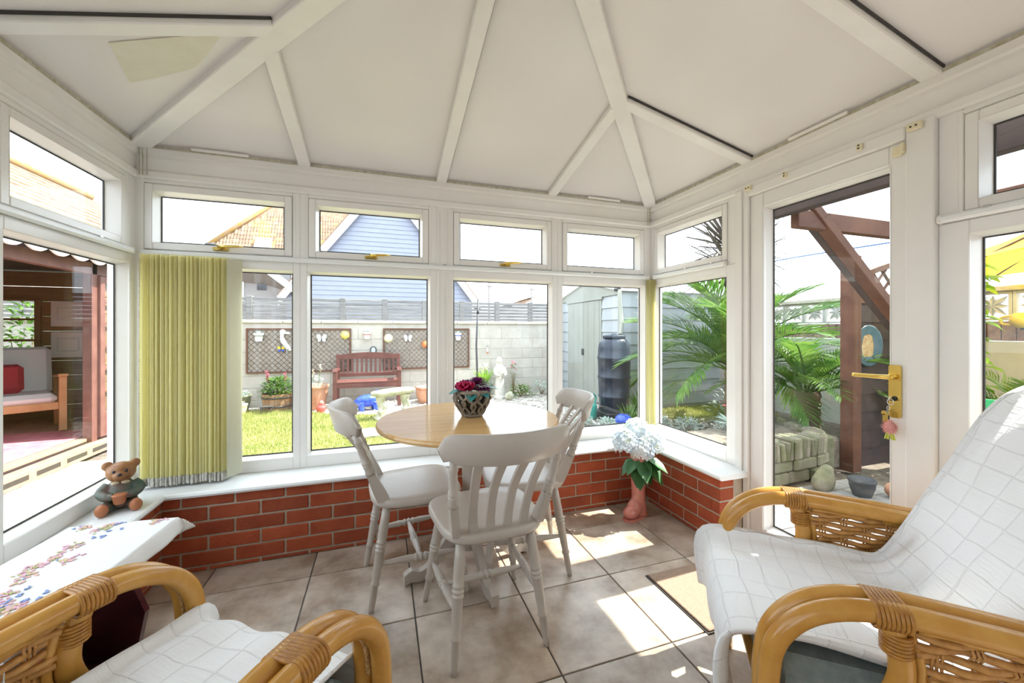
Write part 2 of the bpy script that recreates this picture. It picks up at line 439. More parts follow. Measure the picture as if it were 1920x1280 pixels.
for q in (.03,.045): ck.box(W-q-.03,-.0535,1.955,W-q-.0285,-.047,2.09)
ck.build('trim_14','grime',kind='structure')
# ---------------- door
d=struct('door_1')
yi,yo=W-.030,W+.045
DZ0,DZ1=.02,1.905; GY0,GY1=-.958,-1.478; GZ0,GZ1=.13,1.815
m=MB()
m.box(yi,-.868,DZ0,yo,GY0+.012,DZ1,.004); m.box(yi,GY1-.012,DZ0,yo,-1.548,DZ1,.004)
m.box(yi,GY0+.012,DZ0,yo,GY1-.012,GZ0-.012,.004); m.box(yi,GY0+.012,GZ1+.012,yo,GY1-.012,DZ1,.004)
def beadx(m,a,z0,b,z1,w,x_in,x_gl):
    o=[(a+w,z0-w),(b-w,z0-w),(b-w,z1+w),(a+w,z1+w)]; i=[(a,z0),(b,z0),(b,z1),(a,z1)]
    v=[(x_in,p[0],p[1]) for p in o]+[(x_gl,p[0],p[1]) for p in i]
    m.add(v,[(k,4+k,4+(k+1)%4,(k+1)%4) for k in range(4)])
beadx(m,GY0,GZ0,GY1,GZ1,.018,yi-.002,W+.030)
m.build('door_leaf','upvc',d)
g=MB(); g.box(W+.031,GY1-.008,GZ0-.008,W+.036,GY0+.008,GZ1+.008); pn=g.build('pane','glass',d)
g=MB()
for a,b,z0,z1 in ((GY0,GY0-.006,GZ0,GZ1),(GY1+.006,GY1,GZ0,GZ1),(GY0,GY1,GZ1-.006,GZ1),(GY0,GY1,GZ0,GZ0+.006)): g.box(W+.026,a,z0,W+.030,b,z1)
g.build('seal','gasket',pn)
hy=-1.513
h=MB(); h.prism([(hy+.019*c_*(1 if abs(s_)<.99 else 1), z_) for c_,s_,z_ in ((-1,0,.835),(-.7,0,.829),(.7,0,.829),(1,0,.835),(1,0,1.030),(.7,0,1.036),(-.7,0,1.036),(-1,0,1.030))],yi-.012,yi-.002,axis='x')
hp=h.build('handle','brass',d)
l=MB(); l.tube([(yi-.012,hy,.990),(yi-.05,hy,.990)],.010,12)
l.tube(spline([(yi-.048,hy-.006,.990),(yi-.056,hy+.018,.990),(yi-.056,hy+.06,.989),(yi-.055,hy+.118,.988)],5),[.009]*5+[.0085]*5+[.008]*6,12)
l.build('lever','brass',hp)
l=MB(); l.lathe([(.0095,0),(.0095,.004)],14,Matrix.Translation((yi-.0125,hy,.905)) @ Matrix.Rotation(-R(90),4,'Y')); l.box(yi-.03,hy-.008,.897,yi-.013,hy+.008,.9,0)
l.build('lock','dark_hole',hp)
l=MB(); l.box(W-.05,-.868,1.905,W+.068,-1.548,1.955,.004); l.box(W-.03,-.868,0,W+.068,-1.548,.02,.003); l.build('door_frame','upvc',d)
# ---------------- roof
T=.225
def zb(y): return 2.1+T*(-.05-y)
def zl(x): return 2.1+T*(x-.05)
def zr(x): return 2.1+T*(W-.05-x)
XM=W/2
ceil=struct('ceiling')
def panel(pts,zf,name='roof_panel',mt='roof_panel',lift=.022,th=.016):
    n=len(pts); v=[(x,y,zf(x,y)+lift) for x,y in pts]+[(x,y,zf(x,y)+lift+th) for x,y in pts]
    f=[tuple(range(n)),tuple(range(n,2*n))[::-1]]+[(i,n+i,n+(i+1)%n,(i+1)%n) for i in range(n)]
    return MB().add(v,f).build(name,mt,ceil)
fb=lambda x,y:zb(y); fl_=lambda x,y:zl(x); fr=lambda x,y:zr(x)
E0=-.05
JX=[.795,1.559,2.310]; JY=[-.862,-1.625,-2.40,-3.15]
o=.06
panel([(-o,o),(JX[0],o),(JX[0],-JX[0])],fb)
panel([(JX[0],o),(JX[1],o),(JX[1],-JX[1]),(JX[0],-JX[0])],fb)
panel([(JX[1],o),(JX[2],o),(JX[2],-(W-JX[2])),(XM,-XM),(JX[1],-JX[1])],fb)
panel([(JX[2],o),(W+o,o),(JX[2],-(W-JX[2]))],fb)
panel([(-o,o),(-JY[0],JY[0]),(-o,JY[0])],fl_)
panel([(-o,JY[0]),(-JY[0],JY[0]),(XM,-XM),(XM,JY[1]),(-o,JY[1])],fl_)
panel([(-o,JY[1]),(XM,JY[1]),(XM,JY[2]),(-o,JY[2])],fl_)
panel([(-o,JY[2]),(XM,JY[2]),(XM,YB),(-o,YB)],fl_)
panel([(W+o,o),(W+o,JY[0]),(W+JY[0],JY[0])],fr)
panel([(W+o,JY[0]),(W+o,JY[1]),(XM,JY[1]),(XM,-XM),(W+JY[0],JY[0])],fr)
panel([(W+o,JY[1]),(W+o,JY[2]),(XM,JY[2]),(XM,JY[1])],fr)
panel([(W+o,JY[2]),(W+o,YB),(XM,YB),(XM,JY[2])],fr)
def rafter(a,b,w,depth,gs=1,name='rafter'):
    a=Vector(a); b=Vector(b)
    r=MB().bar(a,b,w,depth,(0,0,1),.004).build(name,'rafter_white',ceil)
    dv=(b-a).normalized(); x=dv.cross(Vector((0,0,1))).normalized()*gs
    g=MB(); p=x*(w/2+.003)+Vector((0,0,depth*.30)); g.bar(a+p,b+p,.004,.010); g.build('gasket','gasket',r)
    return r
def rb(x,y0,y1,gs): return rafter((x,y0,zb(y0)+.006),(x,y1,zb(y1)+.006),.062,.030,gs)
rb(JX[0],-.045,-JX[0]+.03,1); rb(JX[1],-.045,-1.50,-1); rb(JX[2],-.045,-(W-JX[2])+.03,-1)
def rl(y,x0,x1): return rafter((x0,y,zl(x0)+.006),(x1,y,zl(x1)+.006),.062,.030,1)
rl(JY[0],.045,-JY[0]-.03); rl(JY[1],.045,XM-.03); rl(JY[2],.045,XM-.03)
def rr_(y,x0,x1): return rafter((x0,y,zr(x0)+.006),(x1,y,zr(x1)+.006),.062,.030,-1)
rr_(JY[0],W-.045,W+JY[0]+.03); rr_(JY[1],W-.045,XM+.03); rr_(JY[2],W-.045,XM+.03)
rafter((.052,-.052,zb(-.052)+.004),(XM,-XM,zb(-XM)+.004),.084,.036,-1,'hip_rafter')
rafter((W-.052,-.052,zb(-.052)+.004),(XM,-XM,zb(-XM)+.004),.084,.036,1,'hip_rafter')
MB().bar((XM,-XM+.02,zl(XM)+.0),(XM,YB,zl(XM)+.0),.12,.05,(0,0,1),.006).build('ridge_beam','rafter_white',ceil)
# patch on the left slope panel and the trickle vents along the eaves
pz=lambda x,y:zl(x)+.0215
v=[(.301,-.760),(.249,-.525),(.50,-.615),(.66,-.815)]
MB().add([(x,y,pz(x,y)-.001) for x,y in v]+[(x,y,pz(x,y)-.004) for x,y in v],[(0,1,2,3),(7,6,5,4)]+[(i,4+i,4+(i+1)%4,(i+1)%4) for i in range(4)]).build('patch','patch_yellow',ceil)
for nm,a,b,lab in (('trickle_vent',(.27,-.056,2.108),(.53,-.056,2.108),'short white vent strip on the eaves above the yellow blind'),('trickle_vent',(2.58,-.056,2.108),(2.84,-.056,2.108),'short white vent strip on the eaves near the shed corner'),('trickle_vent',(W-.056,-1.10,2.108),(W-.056,-1.36,2.108),'short white vent strip on the eaves above the glazed door')):
    tag(MB().bar(a,b,.016,.014,(0,0,1),.004).build(nm,'upvc'),lab,'vent')
# ---------------- blind tracks, brackets, door stay
def track(lab,a,b,nm='blind_track'):
    t=thing(nm,lab,'blind track',a); a=Vector(a); b=Vector(b); dd=b-a
    MB().bar((0,0,0),dd,.026,.028,(0,0,1),.008).build('rail','upvc_sill',t)
    u=dd.normalized()
    MB().bar(-u*.002,u*.012,.030,.032,(0,0,1),.006).build('end_cap','upvc',t); MB().bar(dd-u*.012,dd+u*.002,.030,.032,(0,0,1),.006).build('end_cap','upvc',t)
    for q in (.16,.5,.84): MB().bar(dd*q-u*.008+Vector((0,0,.016)),dd*q+u*.008+Vector((0,0,.016)),.020,.006).build('clip','chrome',t)
track('long white blind track across the back windows',(.055,-.038,1.566),(W-.055,-.038,1.566))
track('white blind track above the left side window',(.038,-.08,1.566),(.038,-1.55,1.566))
track('short white blind track beside the glazed door, over the palm window',(W-.038,-.075,1.566),(W-.038,-.715,1.566))
track('white blind track above the window with the yellow canopy',(W-.038,-1.64,1.570),(W-.038,-2.40,1.570))
def bracket(lab,y,z,w):
    t=thing('curtain_bracket',lab,'bracket',(W-.052,y,z))
    MB().box(-.012,-w/2,-.014,.002,w/2,.014,.003).build('plate','cream_plastic',t)
    hs=[-.008,.008]
    for q in hs: MB().lathe([(.0035,0),(.0035,.002)],8,Matrix.Translation((-.0121,(q if w>.03 else 0),(0 if w>.03 else q*.8))) @ Matrix.Rotation(-R(90),4,'Y')).build('screw_hole','dark_hole',t)
for (px,py,w,lab) in ((1404,353,.04,'cream bracket at the palm window end of the door header'),(1473,328,.022,'small cream bracket on the door header, second from the palm window'),(1613,276,.022,'small cream bracket on the door header, second from the yellow canopy window'),(1716,237,.046,'cream bracket at the yellow canopy window end of the door header')):
    p=at(px,py,'x',W-.052); bracket(lab,p.y,p.z,w)
t=thing('door_catch','yellowed plastic catch at the top corner of the door','door catch',(W-.031,-1.515,1.872))
MB().box(-.010,-.022,-.020,.0,.012,.020,.003).build('plate','cream_plastic',t); MB().box(-.030,-.034,-.018,.0,-.022,.022,.004).build('keeper','cream_plastic',t)
# cord tidy on the left post
t=thing('cord_holder','cream cord holder fixed to the post beside the yellow blind','cord holder',(.062,-.024,.775))
MB().box(-.008,-.012,-.055,.012,.0,.055,.004).build('body','cream_plastic',t); MB().box(.0,-.030,-.045,.010,-.012,.045,.004).build('hook','cream_plastic',t)
# ================================================================== FURNITURE
# ---------------- special cloth materials
def uv_grid(name,fn,nu,nv,Lu,Lv,mt,parent=None,thick=.006):
    m=MB(); m.grid(fn,nu,nv); o=m.build(name,mt,parent)
    me=o.data; uv=me.uv_layers.new(name='UVMap')
    for lp in me.loops:
        k=lp.vertex_index; uv.data[lp.index].uv=((k%(nu+1))/nu*Lu,(k//(nu+1))/nv*Lv)
    s=o.modifiers.new('thickness','SOLIDIFY'); s.thickness=thick; s.offset=-1
    return o
def quilt():
    m=mat('throw_white',(.90,.905,.92),.85); nt=m.node_tree; b=nt.nodes['Principled BSDF']; N=nt.nodes.new; Lk=nt.links.new
    tc=N('ShaderNodeTexCoord'); br=N('ShaderNodeTexBrick'); br.offset=0; br.squash=1
    br.inputs['Scale'].default_value=1; br.inputs['Mortar Size'].default_value=.0030; br.inputs['Mortar Smooth'].default_value=.9
    br.inputs['Brick Width'].default_value=.088; br.inputs['Row Height'].default_value=.066
    nd=N('ShaderNodeTexNoise'); nd.inputs['Scale'].default_value=7; nd.inputs['Detail'].default_value=2
    ad=N('ShaderNodeVectorMath'); ad.operation='MULTIPLY_ADD'; Lk(nd.outputs['Color'],ad.inputs[0]); ad.inputs[1].default_value=(.022,.022,0); Lk(tc.outputs['UV'],ad.inputs[2]); Lk(tc.outputs['UV'],nd.inputs['Vector'])
    Lk(ad.outputs[0],br.inputs['Vector'])
    mp=N('ShaderNodeMapping'); mp.inputs['Scale'].default_value=(1,7,1); Lk(ad.outputs[0],mp.inputs[0])
    nz=N('ShaderNodeTexNoise'); nz.inputs['Scale'].default_value=17; nz.inputs['Detail'].default_value=3; Lk(mp.outputs[0],nz.inputs['Vector'])
    h=N('ShaderNodeMath'); h.operation='MULTIPLY_ADD'; Lk(br.outputs['Fac'],h.inputs[0]); h.inputs[1].default_value=.55; 
    h2=N('ShaderNodeMath'); h2.operation='MULTIPLY'; Lk(nz.outputs[0],h2.inputs[0]); h2.inputs[1].default_value=.55; Lk(h2.outputs[0],h.inputs[2])
    bp=N('ShaderNodeBump'); bp.inputs['Strength'].default_value=.6; bp.inputs['Distance'].default_value=.007; Lk(h.outputs[0],bp.inputs['Height']); Lk(bp.outputs[0],b.inputs['Normal'])
quilt()
mat('cloth_white',(.84,.84,.84),.9,bump=.12,bscale=260)
mat('thread_pink',(.74,.42,.52),.9); mat('thread_blue',(.25,.33,.60),.9); mat('thread_olive',(.52,.48,.24),.9); mat('thread_rose',(.80,.50,.44),.9)

# ---------------- painted dining chairs
def turned(a,b,prof,n=12):
    a=Vector(a); b=Vector(b); return [a+(b-a)*t for t,_ in prof],[r for _,r in prof]
LEG=[(0,.0165),(.16,.019),(.30,.0205),(.345,.0185),(.352,.0215),(.366,.0215),(.373,.0185),(.383,.0185),(.390,.0225),(.404,.0225),(.411,.0185),(.421,.0185),(.428,.0215),(.442,.0215),(.450,.0185),(.52,.0190),(.62,.0175),(.72,.0150),(.735,.0180),(.752,.0180),(.765,.0140),(.88,.0145),(.97,.0120),(1,.0100)]
STR=[(0,.007),(.14,.0105),(.36,.0155),(.42,.012),(.435,.0165),(.455,.0165),(.465,.0125),(.485,.0125),(.495,.0175),(.515,.0175),(.525,.0125),(.545,.0125),(.555,.0165),(.575,.0165),(.59,.012),(.64,.0155),(.86,.0105),(1,.007)]
def make_chair(label):
    t=thing('dining_chair',label,'chair',group='painted dining chairs round the table')
    # seat
    ol=[]
    for k in range(48):
        a=2*math.pi*k/48; c,s_=math.cos(a),math.sin(a)
        e=.52; x=abs(c)**e*(1 if c>=0 else -1); y=abs(s_)**e*(1 if s_>=0 else -1)
        wx=.207+.016*y; ol.append((x*wx,y*.200))
    m=MB(); lay=[(.90,.418),(.975,.421),(1.0,.430),(1.0,.445),(.985,.453),(.95,.4565),(.70,.4535),(.35,.4515)]
    v=[(x*s_,y*s_,z) for s_,z in lay for x,y in ol]; n=48
    f=[(i*n+k,i*n+(k+1)%n,(i+1)*n+(k+1)%n,(i+1)*n+k) for i in range(len(lay)-1) for k in range(n)]+[tuple(range(n))[::-1],tuple((len(lay)-1)*n+k for k in range(n))]
    m.add(v,f,True); m.build('seat','chair_paint',t)
    top={}; bot={}
    for sx in (-1,1):
        for sy,fx,fy in ((-1,.176,-.205),(1,.208,.205)):
            a=(sx*(.135 if sy<0 else .150),sy*.135,.424); b=(sx*fx,fy,.0)
            p,r=turned(a,b,LEG); MB().tube(p,r,14).build('leg','chair_paint',t); top[sx,sy]=Vector(a); bot[sx,sy]=Vector(b)
    def lp(sx,sy,z): a,b=top[sx,sy],bot[sx,sy]; return a+(b-a)*((a.z-z)/a.z)
    mids=[]
    for sx in (-1,1):
        a=lp(sx,-1,.185); b=lp(sx,1,.185); p,r=turned(a,b,STR); MB().tube(p,r,12).build('stretcher','chair_paint',t); mids.append((a+b)/2)
    p,r=turned(mids[0],mids[1],STR); MB().tube(p,r,12).build('stretcher','chair_paint',t)
    # top rail: concave plank with lobed ends
    def rail_y(u,z): return -.240-.095*(1-u*u)-(z-.74)*.28
    n=28; m=MB(); rows=[]
    for i in range(n+1):
        u=-1+2*i/n; x=u*.240; a=abs(u)
        zt=.846-.004*a*a; zb_=.742-.006*(1-a*a)
        if a>.80:
            q=(a-.80)/.20; zt=.842-.052*(1-math.sqrt(max(0,1-q*q))); zb_=.742+.010*math.sin(min(q*2,1)*math.pi)+.040*(1-math.sqrt(max(0,1-max(0,(q-.35)/.65)**2)))
        rows.append((x,u,zt,zb_))
    th=.011; v=[]; f=[]
    for (x,u,zt,zb_) in rows:
        for zz,dy in ((zb_,-th*.6),(zb_+.004,-th),(zt-.006,-th),(zt,-th*.4),(zt,th*.4),(zt-.006,th),(zb_+.004,th),(zb_,th*.6)):
            v.append((x,rail_y(u,zz)+dy,zz))
    for i in range(n):
        for k in range(8): f.append((i*8+k,i*8+(k+1)%8,(i+1)*8+(k+1)%8,(i+1)*8+k))
    f+= [tuple(range(8)),tuple(n*8+k for k in range(8))[::-1]]
    m.add(v,f,True); m.s[-1]=m.s[-2]=False; m.build('top_rail','chair_paint',t)
    # posts: flat paddle foot turning into a ringed spindle
    for sx in (-1,1):
        m=MB(); a=Vector((sx*.160,-.150,.448)); c=Vector((sx*.178,-.205,.575)); b=Vector((sx*.192,-.268,.752)); d=b-c
        pr=[(0,.019),(.06,.020),(.16,.0165),(.20,.019),(.235,.019),(.25,.0155),(.28,.019),(.31,.019),(.33,.015),(.55,.0155),(.72,.0135),(.78,.0165),(.83,.0165),(.86,.0125),(1,.012)]
        m.tube([c+d*q for q,_ in pr],[r for _,r in pr],12)
        pts=[a,a+(c-a)*.35,a+(c-a)*.75,c+d*.03]; hw=[.027,.026,.021,.018]
        vv=[]
        for p_,w_ in zip(pts,hw): vv+=[p_+Vector((-.014,-w_,0)),p_+Vector((.014,-w_,0)),p_+Vector((.014,w_,0)),p_+Vector((-.014,w_,0))]
        ff=[(i*4+k,i*4+(k+1)%4,(i+1)*4+(k+1)%4,(i+1)*4+k) for i in range(3) for k in range(4)]+[(3,2,1,0),(12,13,14,15)]
        m.add(vv,ff); m.build('back_post','chair_paint',t)
    for xs,xt in ((-.096,-.118),(-.033,-.040),(.033,.040),(.096,.118)):
        u=xt/.240; ye=rail_y(u,.75)
        pts=spline([(xs,-.165,.446),(xs+(xt-xs)*.25,-.176,.52),(xs+(xt-xs)*.6,-.225,.63),(xt,ye,.760)],6)
        v=[]; f=[]; k=len(pts)
        for i,p in enumerate(pts):
            tq=i/(k-1); w_=.0165-.002*math.sin(tq*math.pi); h_=.0075
            v+=[p+Vector((-w_,-h_,0)),p+Vector((w_,-h_,0)),p+Vector((w_,h_,0)),p+Vector((-w_,h_,0))]
        f=[(i*4+j,i*4+(j+1)%4,(i+1)*4+(j+1)%4,(i+1)*4+j) for i in range(k-1) for j in range(4)]+[(3,2,1,0),tuple((k-1)*4+j for j in range(4))]
        MB().add(v,f).build('slat','chair_paint',t)
    return t
ch=make_chair('taupe painted slat-back chair at the table, its back to the armchairs')
ch.location=(1.604,-.962,0); ch.rotation_euler=(0,0,R(3))
c2=copy_tree(ch); c2['label']='taupe painted slat-back chair at the table, on the yellow blind side'; c2.location=(1.352,-.578,0); c2.rotation_euler=(0,0,R(-85))
c3=copy_tree(ch); c3['label']='taupe painted slat-back chair at the table, on the boot vase side'; c3.location=(1.890,-.598,0); c3.rotation_euler=(0,0,R(80))

# ---------------- round drop-leaf table
TZ=.742; TR=.440
tb=thing('dining_table','round oak-topped drop-leaf table on a painted pedestal','table',(1.618,-.592,0))
def seg(y0,y1):
    pts=[]; n=48
    ths=[math.asin(max(-1,min(1,y/TR))) for y in (y0,y1)]
    k=24
    for i in range(k+1): a=ths[0]+(ths[1]-ths[0])*i/k; pts.append((TR*math.cos(a),TR*math.sin(a)))
    for i in range(k+1): a=math.pi-(ths[1]+(ths[0]-ths[1])*i/k); pts.append((TR*math.cos(a),TR*math.sin(a)))
    o=[]
    for p in pts:
        if not o or (Vector(p)-Vector(o[-1])).length>1e-5: o.append(p)
    if (Vector(o[0])-Vector(o[-1])).length<1e-5: o.pop()
    return o
for nm,y0,y1 in (('leaf',-TR,-.238),('table_top',-.236,.236),('leaf',.238,TR)):
    ol=seg(y0,y1); n=len(ol); cy=(max(y0,-TR)+min(y1,TR))/2
    lay=[(.975,TZ-.026),(.992,TZ-.022),(1,TZ-.013),(.996,TZ-.005),(.986,TZ)]
    v=[]
    for s_,z in lay:
        for x,y in ol:
            r=math.hypot(x,y); on=r>TR-1e-4
            v.append((x*(s_ if on else 1),y*(s_ if on else 1),z))
    f=[(i*n+k,i*n+(k+1)%n,(i+1)*n+(k+1)%n,(i+1)*n+k) for i in range(len(lay)-1) for k in range(n)]+[tuple(range(n))[::-1],tuple((len(lay)-1)*n+k for k in range(n))]
    MB().add(v,f).build(nm,'oak',tb)
m=MB(); m.lathe([(.045,.105),(.055,.12),(.058,.16),(.046,.19),(.040,.22),(.034,.40),(.037,.50),(.046,.53),(.040,.55),(.036,.62),(.045,.655),(.060,.69)],20); m.box(-.15,-.05,.69,.15,.05,TZ-.026,.004); m.build('pedestal','chair_paint',tb)
for k in range(4):
    a=R(90*k+8); path=spline([(.035,0,.200),(.085,0,.185),(.150,0,.115),(.205,0,.052),(.245,0,.034),(.285,0,.045),(.318,0,.030)],5)
    m=MB(); hs=[.050,.048,.040,.030,.026,.030,.026]; v=[]; kk=len(path)
    for i,p in enumerate(path):
        q=i/(kk-1)*6; j=min(int(q),5); h_=hs[j]+(hs[j+1]-hs[j])*(q-j)
        lo=max(.0,p.z-h_); hi=p.z+h_*.75
        v+=[(p.x,-.017,lo),(p.x,.017,lo),(p.x,.017,hi),(p.x,-.017,hi)]
    f=[(i*4+j,i*4+(j+1)%4,(i+1)*4+(j+1)%4,(i+1)*4+j) for i in range(kk-1) for j in range(4)]+[(3,2,1,0),tuple((kk-1)*4+j for j in range(4))]
    m.add(v,f,False,Matrix.Rotation(a,4,'Z')); m.build('foot','chair_paint',tb)

# ---------------- flower bowl on the table
fb_=thing('flower_bowl','driftwood-look lattice bowl of artificial rose and dahlia on the oak table','flower bowl',(1.640,-.560,TZ))
def br(t): return .044+.048*math.sin(min(1,t*1.15)*math.pi/2)-.014*max(0,t-.7)/.3
m=MB()
for k in range(11):
    for sg in (-1,1):
        ph=2*math.pi*k/11
        path=[]
        for i in range(11):
            t=i/10; a=ph+sg*.23*math.sin(t*math.pi*2.2+k)+sg*t*.25; r=br(t)+.003*random.uniform(-1,1); path.append((r*math.cos(a),r*math.sin(a),.008+.118*t))
        m.tube(path,[.0075*random.uniform(.7,1.25) for _ in path],6)
for z,r in ((.010,.046),(.126,.079)): m.tube([((r+.002*math.sin(5*a))*math.cos(a),(r+.002*math.sin(5*a))*math.sin(a),z) for a in [2*math.pi*i/24 for i in range(24)]],.0095,8,True)
m.build('lattice','driftwood',fb_)
MB().lathe([(.036,.0),(.046,.004),(.050,.02),(.066,.06),(.074,.10),(.074,.112),(.01,.112)],20).build('liner','dark_hole',fb_)
def rose(c,r,mt,n=26,flat=.8,nm='rose'):
    m=MB(); c=Vector(c)
    for i in range(n):
        q=i/(n-1); a=i*2.399; el=R(80-75*q); L=r*(.35+.65*q)
        d=Vector((math.cos(a)*math.cos(el),math.sin(a)*math.cos(el),math.sin(el)))
        tang=Vector((-math.sin(a),math.cos(a),0)); up=d.cross(tang)*-1
        def fn(u,v,d=d,tang=tang,up=up,L=L,q=q):
            x=(u-.5)*2; w=L*.62*math.sin(math.pi*(.15+.75*v))
            return c+d*(L*v)+tang*(x*w)+up*(L*(.30*x*x-.22*v*v*(0.4+q)))
        m.grid(fn,4,4)
    return m.build(nm,mt,fb_)
rose((-.040,-.028,.148),.056,'rose')
m=MB()
for i in range(110):
    q=i/110; a=i*2.399; el=R(85-95*q); d=Vector((math.cos(a)*math.cos(el),math.sin(a)*math.cos(el),math.sin(el)))
    m.leaf(Vector((.030,.010,.152))+d*.012,d,.030+.038*q,.014,(0,0,1) if el<1.2 else (1,0,0),.1)
m.build('dahlia','dahlia',fb_)
rose((-.015,.050,.150),.048,'dahlia',22,nm='rose'); rose((.055,-.038,.130),.034,'dahlia',18,nm='rose')
for a,el,L in ((200,5,.085),(255,-8,.075),(300,-5,.07),(345,10,.09),(20,5,.08),(160,0,.075),(90,0,.07)):
    m=MB(); d=Vector((math.cos(R(a)),math.sin(R(a)),math.tan(R(el)))); m.leaf(Vector((0,0,.128))+d*.048,d,L,.058,droop=.25); m.build('leaf','leaf_teal',fb_)

# ---------------- rattan armchairs
def make_armchair(label):
    t=thing('rattan_armchair',label,'armchair')
    top=[(-.47,.535),(-.30,.553),(-.10,.570),(.03,.576),(.12,.564),(.19,.528),(.238,.465),(.254,.385),(.256,.25),(.252,0.0)]
    arc=[(.026,.556),(.008,.50),(.006,.44),(.034,.375),(.095,.322),(.17,.290),(.252,.280)]
    for sx in (-1,1):
        X=sx*.300
        for dx in (-.024,.024):
            MB().tube(spline([(X+dx,y,z) for y,z in top],6),.0225,12).build('arm_pole','rattan',t)
        # twisted twine between the two poles
        pth=spline([(X,y,z) for y,z in top[:8]],8); m=MB()
        tw=[]
        for ph in (0,math.pi):
            q=[]
            for i in range(len(pth)*4):
                k=i/4; j=min(int(k),len(pth)-2); p=pth[j].lerp(pth[j+1],k-j)
                a=pth[max(j-1,0)]; b=pth[min(j+2,len(pth)-1)]; tn=(b-a).normalized(); nn=Vector((1,0,0)).cross(tn)*-1
                q.append(p-nn*.0-Vector((0,0,0))+nn*-.014*-1+Vector((1,0,0))*.0035*math.cos(i*1.25+ph)+nn*.0035*math.sin(i*1.25+ph))
            m.tube(q,.0032,5)
        m.build('twine','twine',t)
        MB().tube(spline([(X,y,z-.012) for y,z in arc],6),.023,12).build('arm_loop','rattan',t)
        # leather-like wrapped bindings
        m=MB()
        for i in range(8):
            y=.008+i*.0078; zz=.571
            m.tube([(X+(.024 if math.cos(a)>0 else -.024)+.0245*math.cos(a),y,zz+.0245*math.sin(a)) for a in [2*math.pi*k/20 for k in range(20)]],.0042,6,True)
        for i in range(6):
            z=.525-i*.0078; m.tube([(X+.0245*math.cos(a),.014+.0245*math.sin(a),z) for a in [2*math.pi*k/14 for k in range(14)]],.0042,6,True)
        m.build('binding','rattan_wrap',t)
        # woven side panel
        def ymax(z):
            if z>.44: return -.006+(z-.44)*.10
            for (y0,z0),(y1,z1) in zip(arc,arc[1:]):
                if z1<=z<=z0: return y0+(y1-y0)*(z0-z)/(z0-z1)-.030
            return .225
        def ztop(y): return .502+(y+.47)*.075
        m=MB(); row=0; z=.13
        while z<.575:
            ya,yb=-.440,ymax(z)-.012
            n=max(3,int((yb-ya)/.0125)); pts=[]
            for i in range(n+1):
                y=ya+(yb-ya)*i/n
                if z>ztop(y)+.01: continue
                pts.append((X+.0085*math.sin((y+.44)/.062*math.pi+row*math.pi/2*2/2),y,z+random.uniform(-.0012,.0012)))
            if len(pts)>3: m.tube(pts,[.0084]*len(pts),5)
            row+=1; z+=.0172
        k=0; y=-.425
        while y<.24:
            z1=min(ztop(y),.56)
            zlo=.12
            if y>.0:
                for zz in [.12+.01*i for i in range(45)]:
                    if ymax(zz)-.012<y: z1=zz; break
            for d_ in (-.008,0,.008):
                if z1-zlo>.03:
                    q=[(X+(.0075*math.sin((zz-.13)/.0185*math.pi+(k%2)*math.pi)),y+d_,zz) for zz in [zlo+(z1-zlo)*i/24 for i in range(25)]]
                    m.tube(q,.0032,4)
            y+=.062; k+=1
        m.build('wicker_panel','wicker',t)
        MB().tube(spline([(X,-.455,.508),(X,-.2,.528),(X,-.02,.540)],5),.009,8).build('panel_edge','rattan',t)
        MB().tube(spline([(X,y-.032,z-.02) for y,z in arc],5),.009,8).build('panel_edge','rattan',t)
        MB().tube([(X,-.46,.0),(X,-.46,.30),(X,-.53,.62),(X*.95,-.640,.90)],.0215,12).build('back_pole','rattan',t)
        MB().tube([(X,-.46,.115),(X,.252,.115)],.018,10).build('side_rail','rattan',t)
    MB().tube(spline([(-.285,-.640,.90),(-.20,-.655,.93),(0,-.66,.94),(.20,-.655,.93),(.285,-.640,.90)],6),.021,12).build('top_pole','rattan',t)
    for y,z in ((.235,.250),(-.43,.235)): MB().tube([(-.30,y,z),(.30,y,z)],.0185,10).build('seat_rail','rattan',t)
    m=MB(); m.box(-.262,-.42,.255,.262,.240,.378,.035); m.build('seat_cushion','cushion',t)
    m=MB(); M=Matrix.Translation((0,-.262,.375)) @ Matrix.Rotation(R(29),4,'X'); m.box(-.255,-.115,.0,.255,.022,.585,.035,M); m.build('back_cushion','cushion',t)
    return t
def throw(label,parent_loc,rz,seed,prof,hw=.262,wave=1.0):
    rnd=random.Random(seed)
    P=spline([(0,y,z) for y,z in prof],8); L=[0]
    for a,b in zip(P,P[1:]): L.append(L[-1]+(b-a).length)
    tot=L[-1]; ph=[rnd.uniform(0,6.28) for _ in range(8)]
    def fn(u,v):
        s_=v*tot; j=0
        while j<len(L)-2 and L[j+1]<s_: j+=1
        k=(s_-L[j])/max(1e-6,L[j+1]-L[j]); p=P[j].lerp(P[j+1],k); tn=(P[j+1]-P[j]).normalized(); nn=Vector((1,0,0)).cross(tn)
        if nn.length<.1: nn=Vector((0,0,1))
        x=(u-.5)*2; e=max(0,abs(x)-.86)/.14
        off=.004*math.sin(9*x+ph[0]+5*v)+.004*math.sin(17*v+ph[1]+3*x)+.003*math.sin(31*v+11*x+ph[2])
        crease=math.exp(-((s_-CR)/.075)**2)
        off+=crease*.013*math.sin(10*x+ph[3])+crease*.008*math.sin(19*x+ph[4])
        q=p+nn*(off*wave+.004-.030*e*e)
        q.x=x*(hw+.010*math.sin(8*v+ph[5])+.006*math.sin(21*v+ph[6])); return q
    # crease position: arc length at the seat/back junction
    CR=min(zip(L,P),key=lambda t_:abs(t_[1].y+.19)+abs(t_[1].z-.41))[0]
    o=uv_grid('throw',fn,56,130,hw*2,tot,'throw_white'); o.location=parent_loc; o.rotation_euler=(0,0,rz)
    tag(o,label,'throw'); return o
